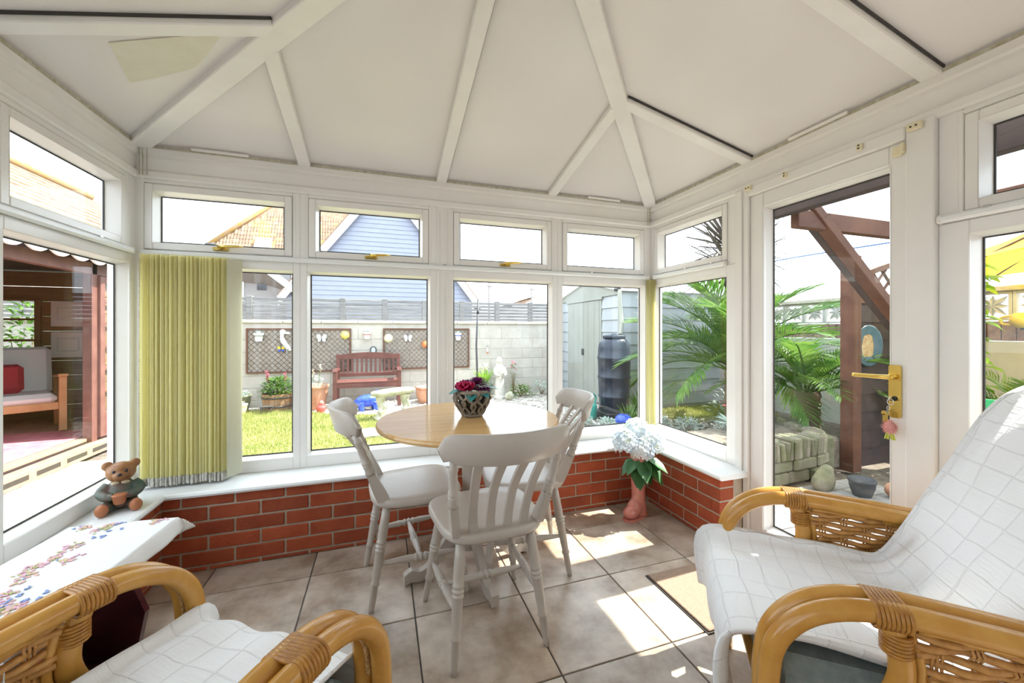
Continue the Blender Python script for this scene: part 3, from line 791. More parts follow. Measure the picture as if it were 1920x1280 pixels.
PROF=[(.318,.225),(.332,.31),(.328,.385),(.298,.414),(.19,.417),(.05,.412),(-.08,.406),(-.165,.412),(-.208,.440),(-.270,.545),(-.345,.680),(-.418,.812),(-.475,.912),(-.525,.972),(-.585,.998),(-.645,.965),(-.665,.86),(-.66,.70)]
PROFL=[(.262,.225),(.275,.30),(.270,.366),(.242,.394),(.15,.400)]+[(y,z-.006) for y,z in PROF[5:]]
RA=(2.450,-1.738,0); RAZ=R(51.5)
ac=make_armchair('rattan armchair beside the glazed door'); ac.location=RA; ac.rotation_euler=(0,0,RAZ)
throw('white quilted throw draped over the armchair beside the glazed door',RA,RAZ,3,PROF)
LA=(.795,-1.560,0); LAZ=R(-35.6)
ac2=copy_tree(ac); ac2['label']='rattan armchair beside the flower-embroidered side table'; ac2.location=LA; ac2.rotation_euler=(0,0,LAZ)
throw('white quilted throw draped over the armchair beside the side table',LA,LAZ,9,PROFL,wave=.8)

# ---------------- side table with embroidered cloth
ST=(.366,-1.140,0); STZ=R(-5)
st=thing('side_table','dark mahogany side table under the embroidered cloth','table',ST,STZ)
MB().box(-.150,-.290,.505,.150,.290,.528,.006).build('table_top','mahogany',st)
for y in (-.20,.20):
    pl=[(-.10,.0),(-.06,.0),(-.04,.05),(.04,.05),(.06,.0),(.10,.0),(.08,.09),(.10,.20),(.115,.28),(.085,.36),(.06,.44),(.075,.505),(-.075,.505),(-.06,.44),(-.085,.36),(-.115,.28),(-.10,.20),(-.08,.09)]
    MB().prism(pl,y-.011,y+.011,axis='y').build('end_panel','mahogany',st)
for x in (-.10,.10): MB().bar((x*.7,-.20,.16),(x*.7,.20,.16),.018,.05,(0,0,1),.003).build('rail','mahogany',st)
MB().box(-.07,-.19,.135,.07,.19,.147,.002).build('shelf','mahogany',st)
def cfn(u,v):
    x=(u-.5)*.42; y=(v-.5)*.72; hx,hy=.153,.293; z=.5305; dx=max(0,abs(x)-hx); dy=max(0,abs(y)-hy)
    sx=1 if x>0 else -1; sy=1 if y>0 else -1
    xx=max(-hx,min(hx,x)); yy=max(-hy,min(hy,y)); hang=dx+dy*(.5 if dx>0 else 1)
    if dx>0 and dy>0: hang=max(dx,dy)
    out=.012*(1-math.exp(-hang*30))+(.35*min(dx,dy))
    if dx>0: xx+=sx*(out+.004*math.sin(y*40)*dx*12)
    if dy>0: yy+=sy*(out+.006*math.sin(x*35+1)*dy*12)
    drop=hang*(.92 if not(dx>0 and dy>0) else .80)
    return Vector((xx,yy,z-drop+.0008*math.sin(x*30)*math.sin(y*22)))
tc_=uv_grid('tablecloth',cfn,50,76,.5,.8,'cloth_white',thick=.0015); tc_.location=ST; tc_.rotation_euler=(0,0,STZ)
tag(tc_,'white tablecloth embroidered with small flowers on the side table','tablecloth')
rnd=random.Random(4)
def stitch(cx,cy,n,spread,mt,rz=0):
    m=MB()
    for _ in range(n):
        x=max(-.145,min(.145,cx+rnd.gauss(0,spread*.6))); y=max(-.285,min(.285,cy+rnd.gauss(0,spread))); a=rnd.uniform(0,3.14); s_=rnd.uniform(.0028,.006)
        M=Matrix.Translation((x,y,.5322+.0008*math.sin(x*30)*math.sin(y*22))) @ Matrix.Rotation(a,4,'Z'); m.box(-s_,-s_*.45,-.0006,s_,s_*.45,.0010,0,M)
    m.build('embroidery',mt,tc_)
for (px,py) in ((190,990),(160,985),(215,982),(120,1050),(135,1025),(75,1060),(100,1045),(40,1085),(15,1110),(5,1135),(8,1145),(290,978),(55,1070),(25,1140)):
    p=at(px,py,'z',.532)-Vector(ST); p=Matrix.Rotation(-STZ,3,'Z') @ p
    for mt,n in (('thread_pink',9),('thread_rose',6),('thread_olive',7),('thread_blue',6 if px in (160,8,5,215) else 1)):
        stitch(p.x+rnd.uniform(-.012,.012),p.y+rnd.uniform(-.012,.012),n,.012,mt)
for (px,py) in ((175,1008),(192,1005),(35,1117),(50,1103),(48,1125),(75,1120),(87,1108),(205,995),(228,990)):
    p=at(px,py,'z',.532)-Vector(ST); p=Matrix.Rotation(-STZ,3,'Z') @ p; stitch(p.x,p.y,4,.003,'thread_blue')

# ---------------- doormat
dm=thing('doormat','brown bristle doormat on the tiles by the glazed door','doormat',(2.655,-1.117,.0))
MB().box(-.255,-.192,.0005,.255,.192,.004,.001).build('backing','rubber',dm); MB().box(-.247,-.184,.0035,.247,.184,.012,.003).build('pile','mat_brown',dm)

# ---------------- wellington boot vase with hydrangeas
bt=thing('boot_vase','salmon pink wellington boot vase in the brick corner','vase',(2.765,-.385,0),R(-158))
m=MB()
prof=[(0,.0,.040,.047),(.012,.0,.044,.050),(.05,.004,.042,.048),(.10,.012,.041,.046),(.16,.014,.043,.046),(.24,.010,.050,.052),(.33,.004,.056,.057),(.40,0,.060,.060)]
n=20; v=[]
for z,cx,rx,ry in prof:
    for k in range(n): a=2*math.pi*k/n; v.append((cx+rx*math.cos(a),ry*math.sin(a)*.92,z+.006))
f=[(i*n+k,i*n+(k+1)%n,(i+1)*n+(k+1)%n,(i+1)*n+k) for i in range(len(prof)-1) for k in range(n)]; f.append(tuple(range(n))[::-1]); f.append(tuple((len(prof)-1)*n+k for k in range(n)))
m.add(v,f,True)
m.ell((.090,0,.044),(.066,.044,.038),16,10); m.ell((.050,0,.066),(.062,.042,.054),16,10); m.ell((.015,0,.10),(.052,.041,.06),16,10)
o=m.build('boot','boot_pink',bt); voxel(o,.005,4)
m=MB(); m.tube([(.060*math.cos(a),.055*math.sin(a),.405) for a in [2*math.pi*k/24 for k in range(24)]],.004,8,True); m.build('rim','boot_pink',bt)
sl=[(-.040+.0,-.036),(.03,-.045),(.10,-.044),(.145,-.028),(.157,0),(.145,.028),(.10,.044),(.03,.045),(-.04,.036),(-.052,0)]
MB().prism(sl,.0,.012).build('sole','boot_pink',bt)
hyd=thing('hydrangea_bunch','bunch of pale blue and white hydrangeas in the boot vase','flowers',(2.765,-.385,.235))
def head(c,r,seed):
    rn=random.Random(seed); m=MB(); m2=MB(); c=Vector(c)
    for i in range(75):
        z=1-1.55*i/75; a=i*2.399; s_=math.sqrt(max(0,1-z*z)); d=Vector((s_*math.cos(a),s_*math.sin(a),z)); p=c+d*r*rn.uniform(.92,1.06)
        x=d.orthogonal().normalized(); x.rotate(Quaternion(d,rn.uniform(0,3))); y=d.cross(x); q=.021*rn.uniform(.85,1.2); tgt=m2 if rn.random()<.14 else m
        for k in range(4):
            ang=k*math.pi/2; u=x*math.cos(ang)+y*math.sin(ang); w=d.cross(u)
            tgt.add([p,p+u*q*.55+w*q*.45+d*.002,p+u*q*1.05+d*.004,p+u*q*.55-w*q*.45+d*.002],[(0,1,2,3)],True)
    h=m.build('flower_head','petal_white',hyd); m2.build('florets','petal_green',h,kind='stuff')
head((.0,.03,.290),.080,1); head((-.105,.0,.235),.078,2); head((.045,-.06,.235),.080,3); head((.115,.035,.245),.070,4); head((-.035,-.075,.200),.068,5); head((-.03,.08,.25),.072,6)
for i,(x,y,z) in enumerate(((0,.03,.25),(-.08,.01,.2),(.04,-.05,.19),(.09,.04,.2))): MB().tube([(0,0,-.10),(x*.4,y*.4,z*.5),(x,y,z)],.004,6).build('stem','leaf_dark',hyd)
for a,el,L,w in ((250,-35,.15,.10),(205,-30,.13,.085),(300,-20,.15,.10),(330,-35,.14,.095),(20,-10,.13,.08),(225,-62,.15,.10),(275,-55,.14,.09),(350,5,.12,.07),(235,-48,.17,.12),(290,-40,.17,.115),(180,-40,.13,.09)):
    d=Vector((math.cos(R(a))*math.cos(R(el)),math.sin(R(a))*math.cos(R(el)),math.sin(R(el)))); m=MB(); m.leaf(Vector((0,0,.155))+d*.04,d,L,w,droop=.15); m.build('leaf','leaf_dark',hyd)

# ---------------- bear figurine on the sill
be=thing('bear_figurine','painted terracotta bear figurine sitting on the white sill','figurine',(.118,-.322,.395),R(22))
# local +y towards the room corner, faces -y/+x
bf=be
m=MB(); m.ell((0,0,.062),(.052,.045,.056)); m.ell((0,0,.095),(.042,.038,.036)); m.ell((0,0,.030),(.055,.050,.030))
for s_ in (-1,1): m.tube(spline([(s_*.040,-.0,.105),(s_*.062,-.018,.080),(s_*.040,-.048,.066),(s_*.018,-.056,.068)],4),[.020]*5+[.019]*4+[.016]*4,10)
voxel(m.build('jacket','bear_green',bf),.0045,2)
m=MB(); m.ell((0,-.008,.158),(.050,.044,.044)); m.ell((0,-.044,.150),(.024,.020,.019))
for s_ in (-1,1): m.ell((s_*.043,.0,.188),(.020,.011,.020))
voxel(m.build('head','bear_brown',bf),.004,2)
for s_ in (-1,1):
    MB().ell((s_*.019,-.046,.169),(.0062,.0045,.0070),10,8).build('eye','black_gloss',bf)
    m=MB(); m.tube([(s_*.030,-.020,.026),(s_*.046,-.060,.024)],[.026,.022],12); m.ell((s_*.030,-.020,.026),.026); m.ell((s_*.046,-.060,.024),.022); voxel(m.build('trouser_leg','bear_green',bf),.0045,2)
    m=MB(); m.ell((s_*.052,-.084,.026),(.022,.020,.026)); m.build('foot','bear_terracotta',bf)
MB().ell((0,-.062,.158),(.0085,.006,.0065),10,8).build('nose','black_gloss',bf)
MB().lathe([(.016,0),(.020,.006),(.024,.034),(.026,.036),(.026,.041),(.020,.041)],16,Matrix.Translation((0,-.062,.036))).build('basket','bear_terracotta',bf)
m=MB()
for s_ in (-1,1): m.ell((s_*.016,-.034,.118),(.015,.008,.008),10,6)
m.build('collar','bear_cream',bf)

# ---------------- vertical blinds
bl=thing('vertical_blind','yellow vertical blind drawn into a stack by the left post','blind',(0,-.092,0))
nv=31; vm=[]
for k in range(4):
    ph=k*1.7
    def vf(u,v,ph=ph): return Vector(((u-.5)*.006+.010*math.sin(math.pi*u),(u-.5)*.086,.450+v*1.095))
    m=MB(); m.grid(vf,4,2); m.v=[(p[0]+.0007,p[1],p[2]) for p in m.v]; n0=len(m.v)
    m.v+= [(p[0]-.0014,p[1],p[2]) for p in m.v]; m.f+=[tuple(i+n0 for i in f_)[::-1] for f_ in m.f]; m.s+=m.s
    vm.append(m.mesh('vane','blind_yellow'))
wm=MB(); wm.box(-.0045,-.044,.408,.0045,.044,.450,.002); 
for q in (-.030,-.012,.010,.030): wm.tube([(-.0045,q,.414),(.004,q-.004,.424),(-.004,q,.434),(.004,q+.003,.446)],.0035,5)
wme=wm.mesh('weight','weight_white')
for i in range(nv):
    x=.108+i*.0112; rz=R(-14+random.uniform(-9,9))
    o=link('vane',vm[i%4],bl,(x,random.uniform(-.006,.006),0),(0,0,rz)); link('weight',wme,o,(0,random.uniform(-.003,.003),random.uniform(-.004,.004)))
def lastv(u,v): return Vector((.455+.045*math.sin(u*math.pi/2),-.045+.075*u,.420+v*1.12))
m=MB(); m.grid(lastv,6,2); o=m.build('vane','blind_pale',bl); s_=o.modifiers.new('t','SOLIDIFY'); s_.thickness=.0016
m=MB(); m.tube([(.098,-.052,1.54),(.097,-.054,1.0),(.098,-.053,.47)],.0016,5)
for i in range(70): m.ell((.098,-.053,.47+i*.0153),.0026,6,4)
m.build('pull_chain','weight_white',bl)
b2=thing('vertical_blind','pale yellow vertical blind folded into the far corner','blind',(W-.062,-.050,0))
for i in range(5):
    def vf(u,v,i=i): return Vector((-.012+i*.010,-.030+(u)*.05-.002*i,.402+v*1.145))
    m=MB(); m.grid(vf,3,2); o=m.build('vane','blind_yellow',b2); s_=o.modifiers.new('t','SOLIDIFY'); s_.thickness=.0014

# ---------------- keys hanging from the door lock
ky=thing('key_bunch','bunch of keys with a fluffy pink and lime fob in the door lock','keys',(W-.052,hy,.905))
m=MB(); m.box(-.006,-.0012,-.004,.022,.0012,.004); m.lathe([(.011,-.0012),(.011,.0012)],16,Matrix.Translation((-.012,0,0)) @ Matrix.Rotation(R(90),4,'X')); m.build('key','chrome',ky)
MB().tube([(-.014,.010*math.cos(a),-.012+.012*math.sin(a)) for a in [2*math.pi*k/16 for k in range(16)]],.0014,6,True).build('ring','chrome',ky)
m=MB()
for i in range(5): m.tube([(-.014+.003*(i%2),.006+.005*math.cos(a)*(i%2)+.002*i,-.028-i*.010+.007*math.sin(a)) for a in [2*math.pi*k/10 for k in range(10)]],.0013,5,True)
m.build('chain','chrome',ky)
m=MB(); m.box(-.018,.014,-.095,-.016,.024,-.062,.0008); m.lathe([(.009,-.001),(.009,.001)],12,Matrix.Translation((-.017,.019,-.058)) @ Matrix.Rotation(R(90),4,'Y')); m.build('key','brass',ky)
m=MB(); m.box(-.022,.004,-.090,-.020,.013,-.055,.0008); m.build('key','brass',ky)
m=MB(); rn2=random.Random(5)
for q in range(150):
    z=1-2*(q+.5)/150; a=q*2.399; s_=math.sqrt(1-z*z); dd=Vector((s_*math.cos(a)*.6,s_*math.sin(a),z*1.15)); m.leaf(Vector((-.018,0,-.108))+dd*.013,dd,.016*rn2.uniform(.8,1.2),.007,droop=.25,n=2)
m.ell((-.018,0,-.108),(.012,.019,.022)); m.build('pompom','toy_pink',ky)
m=MB()
for q in range(6): m.tube([(-.018+.004*math.cos(q),.004*math.sin(q)*2,-.128),(-.018+.006*math.cos(q),.008*math.sin(q)*2,-.158)],.0028,5)
m.build('tassel','toy_lime',ky)
# ================================================================== GARDEN
mat('soil',(.13,.10,.075),1,(.22,.18,.14),14,5,bump=.4,bscale=60)
mat('gravel',(.42,.38,.32),.95,(.58,.54,.49),30,4,rand=.1)
mat('grass_soil',(.26,.28,.09),1,(.34,.33,.13),5,5)
mat('grass',(.27,.32,.075),.8,(.40,.39,.14),2.2,3,trans=.3)
mat('paver_pale',(.36,.31,.265),.9,(.45,.40,.35),9,4,rand=.10,bump=.2,bscale=60)
mat('paver_grey',(.26,.245,.23),.9,(.36,.34,.32),12,4,rand=.12,bump=.3,bscale=50)
mat('block_cream',(.52,.485,.435),.9,(.44,.41,.365),5,5,rand=.03,bump=.25,bscale=40)
mat('coping',(.62,.58,.48),.95,(.50,.46,.36),12,5,bump=.3)
mat('fence_grey',(.17,.165,.17),.9,(.28,.27,.265),6,5,stretch=(.6,1,9),rand=.12)
mat('trellis_brown',(.105,.046,.028),.8,(.15,.07,.042),9,4,rand=.12)
mat('bench_brown',(.11,.034,.026),.55,(.165,.06,.046),8,5,rand=.08)
mat('terracotta',(.42,.19,.105),.8,(.52,.28,.18),7,4)
mat('glaze_green',(.08,.17,.13),.3,(.22,.20,.12),5,4)
mat('barrel_wood',(.27,.15,.08),.8,(.38,.23,.13),9,4,stretch=(3,3,.5),rand=.15)
mat('iron',(.07,.06,.055),.6)
mat('pot_yellow',(.80,.70,.25),.6,(.85,.80,.50),9,3)
mat('stone_white',(.80,.76,.68),.9,(.60,.56,.45),14,5)
mat('birdbath_stone',(.52,.49,.41),.95,(.25,.26,.16),7,6,lo=.42,hi=.72,bump=.4,bscale=40)
mat('blue_glaze',(.02,.05,.42),.25,(.05,.12,.60),14,3)
mat('statue_white',(.56,.53,.48),.85,(.48,.45,.40),9,4)
mat('shed_green',(.30,.31,.28),.5,(.27,.285,.255),3,3)
mat('shed_clad',(.38,.405,.43),.45,(.34,.365,.39),4,3)
mat('butt_blue',(.010,.017,.034),.35,(.014,.024,.045),5,2)
mat('pipe_grey',(.30,.30,.25),.5)
mat('plastic_black',(.02,.02,.02),.4)
mat('can_green',(.03,.30,.24),.35)
mat('roof_tile',(.19,.115,.075),.9,(.28,.19,.13),5,5,rand=.2)
mat('roof_tile_lichen',(.38,.23,.06),.9,(.34,.23,.14),4,4,rand=.15)
mat('clad_blue',(.27,.295,.375),.6,(.25,.275,.355),3,2,rand=.02)
mat('barge_white',(.85,.85,.85),.5)
mat('soffit_grey',(.20,.18,.17),.8)
mat('wall_dark',(.30,.29,.30),.8)
mat('window_dark',(.05,.06,.08),.1)
mat('skylight_glass',(.55,.68,.80),.05)
mat('leaf_green',(.055,.16,.02),.5,(.15,.27,.045),6,3,trans=.35)
mat('leaf_palm',(.05,.15,.02),.4,(.17,.28,.05),5,3,trans=.35)
mat('leaf_grey',(.52,.60,.56),.7,(.40,.50,.42),9,3,trans=.3)
mat('leaf_lime',(.24,.46,.05),.5,(.34,.55,.08),7,3,trans=.4)
mat('leaf_brown',(.07,.055,.045),.7,(.13,.11,.085),7,3)
mat('stem_brown',(.20,.15,.09),.9)
mat('flower_pink',(.78,.16,.30),.7,trans=.2); mat('flower_pale',(.90,.82,.66),.7,trans=.2); mat('flower_red',(.75,.08,.12),.7)
mat('stone_slate',(.22,.19,.15),.95,(.12,.125,.06),6,5,rand=.22,bump=.4,bscale=40)
mat('pergola_wood',(.085,.030,.016),.75,(.135,.055,.030),6,5,rand=.1)
mat('pergola_dark',(.035,.022,.022),.75,(.058,.035,.031),6,5,rand=.1)
mat('render_grey',(.66,.66,.60),.9,(.58,.58,.52),4,4)
mat('pierced_block',(.62,.61,.57),.9,(.50,.49,.46),6,4)
mat('soldier_brick',(.24,.14,.12),.9,(.36,.24,.20),14,4,rand=.25)
mat('plate_blue',(.05,.09,.12),.25,(.075,.13,.165),8,3)
mat('plate_ochre',(.34,.16,.05),.4,(.46,.36,.20),22,3)
mat('canopy_yellow',(.95,.62,.02),.7,trans=.55)
mat('rope_blue',(.08,.16,.42),.6)
mat('summer_wood',(.20,.105,.052),.7,(.27,.15,.08),7,5,stretch=(.3,.3,4),rand=.10)
mat('summer_post',(.14,.052,.040),.6,(.20,.085,.063),7,4,rand=.06)
mat('deck_wood',(.42,.22,.15),.7,(.52,.30,.21),7,4,rand=.10)
mat('rug_pink',(.60,.17,.22),1,(.72,.27,.30),9,4)
mat('chair_pine',(.62,.33,.14),.5,(.70,.42,.20),7,4)
mat('cushion_white',(.82,.81,.79),.9); mat('cushion_red',(.42,.03,.05),.9)
mat('picture_paper',(.78,.76,.70),.7); mat('picture_ink',(.55,.60,.58),.7,(.70,.70,.66),30,3)
mat('green_plastic',(.02,.36,.12),.4); mat('yellow_glaze',(.85,.62,.05),.3); mat('sun_cream',(.86,.80,.52),.6); mat('sun_yellow',(.88,.74,.16),.5); mat('sun_orange',(.72,.20,.06),.6)
mat('white_glaze',(.86,.86,.84),.3,(.55,.60,.62),30,3,lo=.5,hi=.6); mat('glaze_red',(.55,.10,.08),.4); mat('grey_pot',(.06,.062,.07),.6); mat('heron_grey',(.50,.53,.55),.5)
# ---------------- ground
gd=MB().box(-30,-12,-.30,40,45,G-.035).build('ground','soil',kind='structure')
# lawn slab with a soft edge, its blades as stuff
lawn_pts=[(-.06,.9),(.25,.55),(1.2,.5),(2.1,.75),(2.55,1.6),(2.45,2.7),(2.0,3.35),(1.25,3.75),(.55,4.02),(-.10,4.55),(-.62,4.72),(-1.15,4.75),(-.75,3.7),(-.20,2.3)]
lawn_o=[(p.x,p.y) for p in spline([(x,y,0) for x,y in lawn_pts+[lawn_pts[0]]],4)[:-1]]
lw=MB().prism(lawn_o,G-.05,G-.004).build('lawn','grass_soil',kind='structure')
def inside(x,y,P):
    c=False; j=len(P)-1
    for i in range(len(P)):
        if (P[i][1]>y)!=(P[j][1]>y) and x<(P[j][0]-P[i][0])*(y-P[i][1])/(P[j][1]-P[i][1])+P[i][0]: c=not c
        j=i
    return c
lawn2=[(5.35,1.95),(6.9,1.85),(7.2,2.3),(7.1,2.78),(6.2,2.78),(5.0,2.74)]
MB().prism(lawn2,G-.05,G-.004).build('lawn.001','grass_soil',kind='structure')
def blades(P,n,box,mt,name,lab,h=.035):
    rn=random.Random(11); m=MB(); k=0
    while k<n:
        x=rn.uniform(box[0],box[1]); y=rn.uniform(box[2],box[3])
        if not inside(x,y,P): continue
        k+=1; a=rn.uniform(0,6.28); q=.004; hh=h*rn.uniform(.5,1.2); dx,dy=math.cos(a)*q,math.sin(a)*q; lx,ly=rn.uniform(-.02,.02),rn.uniform(-.02,.02)
        o=len(m.v); m.v+=[(x-dx,y-dy,G-.006),(x+dx,y+dy,G-.006),(x+lx,y+ly,G+hh)]; m.f.append((o,o+1,o+2)); m.s.append(False)
    tag(m.build(name,mt),lab,'grass',kind='stuff')
blades(lawn_o,42000,(-1.3,2.7,.4,4.9),'grass','grass','sunlit short lawn grass in front of the garden bench')
blades(lawn2,6000,(4.9,7.3,1.8,2.8),'grass','grass.001','patch of lawn grass beyond the palm',.05)
# gravel bed at the foot of the garden wall
MB().box(-3.2,3.0,G-.06,7.0,5.08,G-.012).build('path','gravel',kind='structure')
rn=random.Random(3)
def peb(P,box,n,name,lab,avoid=None,smin=.008,smax=.030,mt='gravel'):
    m=MB(); k=0
    while k<n:
        x=rn.uniform(box[0],box[1]); y=rn.uniform(box[2],box[3])
        if avoid and inside(x,y,avoid): continue
        k+=1; s=rn.uniform(smin,smax); M=Matrix.Translation((x,y,G-.012+s*.35)) @ Matrix.Rotation(rn.uniform(0,3),4,'Z') @ Matrix.Diagonal((s,s*rn.uniform(.6,1),s*.55,1))
        m.add([(1,0,0),(0,1,0),(-1,0,0),(0,-1,0),(0,0,1),(.7,.7,.6),(-.7,.6,.6),(-.6,-.7,.6),(.7,-.6,.6)],[(0,1,5),(1,2,6),(2,3,7),(3,0,8),(0,5,4,8),(1,6,4,5),(2,7,4,6),(3,8,4,7)],False,M)
    tag(m.build(name,mt),lab,'gravel',kind='stuff')
peb(None,(-1.5,5.0,3.0,5.0),2200,'pebbles','pale pebbles scattered in the bed below the garden wall',lawn_o)
peb(None,(3.4,5.7,.9,3.0),1400,'pebbles.001','pale stones covering the bed between water butt and palm')
# paving
def paving(name,x0,x1,y0,y1,a,b,mt,z=G):
    p=MB().box(x0,y0,z-.06,x1,y1,z-.008).build(name,'soil',kind='structure'); me={}
    y=y0; r=0
    while y<y1-.02:
        x=x0-(a/2 if r%2 else 0)
        while x<x1-.02:
            u0,u1=max(x,x0)+.003,min(x+a,x1)-.003; w0,w1=y+.003,min(y+b,y1)-.003
            if u1-u0>.02 and w1-w0>.02:
                k=(round(u1-u0,3),round(w1-w0,3))
                if k not in me: me[k]=MB().box(-k[0]/2,-k[1]/2,-.03,k[0]/2,k[1]/2,0,.004).mesh('paver',mt)
                link('paver',me[k],p,((u0+u1)/2,(w0+w1)/2,z+rn.uniform(-.002,.002)))
            x+=a
        y+=b; r+=1
paving('patio',-1.62,-.24,-1.0,2.45,.21,.155,'paver_pale')
paving('patio.001',3.27,5.10,-2.1,-.20,.24,.16,'paver_grey')
# ---------------- garden wall of painted blocks
WY=5.10
gw=MB().box(-4.6,WY+.008,G-.1,7.2,WY+.10,1.30).build('wall_garden','block_cream',kind='structure')
bm={}
for r in range(7):
    z0=G-.10+r*.2025; x=-4.6-(.225 if r%2 else 0)
    while x<7.2:
        a,b=max(x+.004,-4.6),min(x+.446,7.2)
        if b-a>.03:
            k=round(b-a,3)
            if k not in bm: bm[k]=MB().box(-k/2,0,.003,k/2,.06,.1995,.004).mesh('block','block_cream')
            link('block',bm[k],gw,((a+b)/2,WY+rn.uniform(-.001,.001),z0))
        x+=.45
x=-4.6
cm=MB().box(-.295,-.03,0,.295,.13,.055,.010).mesh('coping_stone','coping')
while x<7.2: link('coping_stone',cm,gw,(x+.3,WY,1.302)); x+=.60
# slatted fence standing on the wall
fe=thing('slatted_fence','weathered grey slatted fence on top of the cream garden wall','fence',(0,WY+.05,1.3585))
posts=[-4.5+.72*k for k in range(17)]
pm=MB().box(-.045,-.045,0,.045,.045,.40,.004).mesh('fence_post','fence_grey'); sm=MB().box(-.315,-.010,-.026,.315,.010,.026,.003).mesh('slat','fence_grey')
for i,x in enumerate(posts):
    link('fence_post',pm,fe,(x,0,0))
    if i<len(posts)-1:
        for k in range(6): link('slat',sm,fe,(x+.36,rn.uniform(-.008,.006)-.02,.035+k*.0635),(0,rn.uniform(-.006,.006),0))
# ---------------- trellis panels with wall ornaments
def trellis(lab,x0,x1,z0,z1,y=WY-.026,sp=.088,axis='y',parent=None,mt='trellis_brown',w=.016):
    t=thing('trellis_panel',lab,'trellis',((x0+x1)/2,y,z0)); hw_=(x1-x0)/2; h=z1-z0; q=.028
    for a in ((-hw_,-.012,0,-hw_+q,.012,h),(hw_-q,-.012,0,hw_,.012,h),(-hw_+q,-.012,0,hw_-q,.012,q),(-hw_+q,-.012,h-q,hw_-q,.012,h)): MB().box(*a,.002).build('frame_bar',mt,t)
    for s_ in (1,-1):
        c=-hw_-h
        while c<hw_+h:
            # line x = c + s*z
            pts=[]
            za,zb_=q*.5,h-q*.5
            xs=lambda z:c+s_*z
            lo,hi=-hw_+q*.5,hw_-q*.5
            zs=sorted([za,zb_]+[ (lo-c)*s_,(hi-c)*s_ ])
            seg_=[z for z in zs if za-1e-6<=z<=zb_+1e-6 and lo-1e-6<=xs(z)<=hi+1e-6]
            if len(seg_)>=2 and seg_[-1]-seg_[0]>.03:
                a,b=seg_[0],seg_[-1]; MB().bar((xs(a),-.003*s_,a),(xs(b),-.003*s_,b),.005,w,(s_*-1,0,1) if False else (0,1,0)).build('lath',mt,t)
            c+=sp
    return t
trellis('brown diamond trellis panel behind the barrel planter',-.936,.685,.455,1.215)
trellis('brown diamond trellis panel beside the black pole',1.226,2.835,.455,1.218)
def on_wall(px,py,y=WY-.05): return at(px,py,'y',y)
def sun_plaque(lab,px,py,r,mt,rays=18):
    p=on_wall(px,py); t=thing('sun_plaque',lab,'wall ornament',p)
    RX=Matrix.Rotation(R(90),4,'X')
    m=MB(); m.lathe([(r*.62,0),(r*.60,.008),(r*.45,.020),(r*.15,.026),(.004,.027)],22,RX); m.build('disc',mt,t)
    for k in range(rays):
        a=2*math.pi*k/rays; d=Vector((math.cos(a),0,math.sin(a))); n=Vector((-math.sin(a),0,math.cos(a))); w=r*.10
        MB().add([d*r*.58-n*w-Vector((0,.003,0)),d*r*.58+n*w-Vector((0,.003,0)),d*r-Vector((0,.004,0)),d*r*.58-Vector((0,.014,0)),d*r*.58],[(0,3,2),(3,1,2),(0,2,4),(4,2,1),(0,4,1,3)]).build('ray',mt,t)
    m=MB()
    for s_ in (-1,1): m.ell((s_*r*.2,-.024,r*.12),(r*.06,.006,r*.05),8,6)
    m.tube([(-r*.2,-.022,-r*.15),(0,-.026,-r*.24),(r*.2,-.022,-r*.15)],r*.03,6); m.build('face','coping',t)
sun_plaque('yellow smiling sun plaque on the trellis nearest the bench',647,628,.085,'sun_yellow')
sun_plaque('cream sun plaque with long rays on the trellis beside the bench',728,634,.088,'sun_cream',22)
sun_plaque('orange sun plaque on the trellis by the terracotta trough',797,645,.080,'sun_orange')
def wall_pot(lab,px,py,w,h,mt,band=None,lid=False):
    p=on_wall(px,py,WY-.055); t=thing('wall_pot',lab,'wall pot',p)
    m=MB(); m.lathe([(w*.34,-h/2),(w*.36,-h/2+.01),(w*.46,h*.25),(w*.54,h*.30),(w*.54,h*.5),(w*.45,h*.5),(w*.42,h*.3)],18,Matrix.Diagonal((1,.55,1,1))); m.build('pot',mt,t)
    if band: MB().lathe([(w*.475,h*.10),(w*.49,h*.20),(w*.47,h*.21)],18,Matrix.Diagonal((1,.55,1,1))).build('band',band,t)
    m=MB()
    for i in range(14):
        a=rn.uniform(0,6.28); m.leaf((w*.2*math.cos(a),w*.1*math.sin(a),h*.48),(math.cos(a),math.sin(a)*.5,1.2),.07,.03,droop=.3)
    m.build('foliage','leaf_grey',t)
wall_pot('white wall pot painted with leaves on the trellis by the yellow blind',485,632,.14,.14,'white_glaze','glaze_green')
wall_pot('white wall pot with red pattern on the bare wall above the bench',688,629,.12,.13,'white_glaze','glaze_red')
wall_pot('white and blue wall pot on the trellis beside the black pole',859,631,.12,.14,'white_glaze','blue_glaze')
def butterfly(lab,px,py,w,mt,mt2):
    p=on_wall(px,py,WY-.05); t=thing('butterfly_ornament',lab,'wall ornament',p)
    for s_ in (-1,1):
        m=MB(); m.prism([(0,.01),(s_*w*.2,.06*w/.14),(s_*w*.5,.055*w/.14),(s_*w*.48,.0),(s_*w*.1,-.005)],-.006,.0,axis='y',M=Matrix.Rotation(R(12*s_),4,'Z')); m.build('upper_wing',mt,t)
        m=MB(); m.prism([(0,-.002),(s_*w*.42,-.012),(s_*w*.36,-.055*w/.14),(s_*w*.12,-.05*w/.14)],-.006,.0,axis='y',M=Matrix.Rotation(R(12*s_),4,'Z')); m.build('lower_wing',mt2,t)
    MB().tube([(0,-.008,-.05*w/.14),(0,-.012,0),(0,-.008,.055*w/.14)],[.003,.007,.005],8).build('body','iron',t)
butterfly('white butterfly ornament beside the yellow smiling sun',603,634,.16,'white_glaze','heron_grey')
butterfly('white butterfly ornament between cream and orange suns',765,634,.15,'white_glaze','heron_grey')
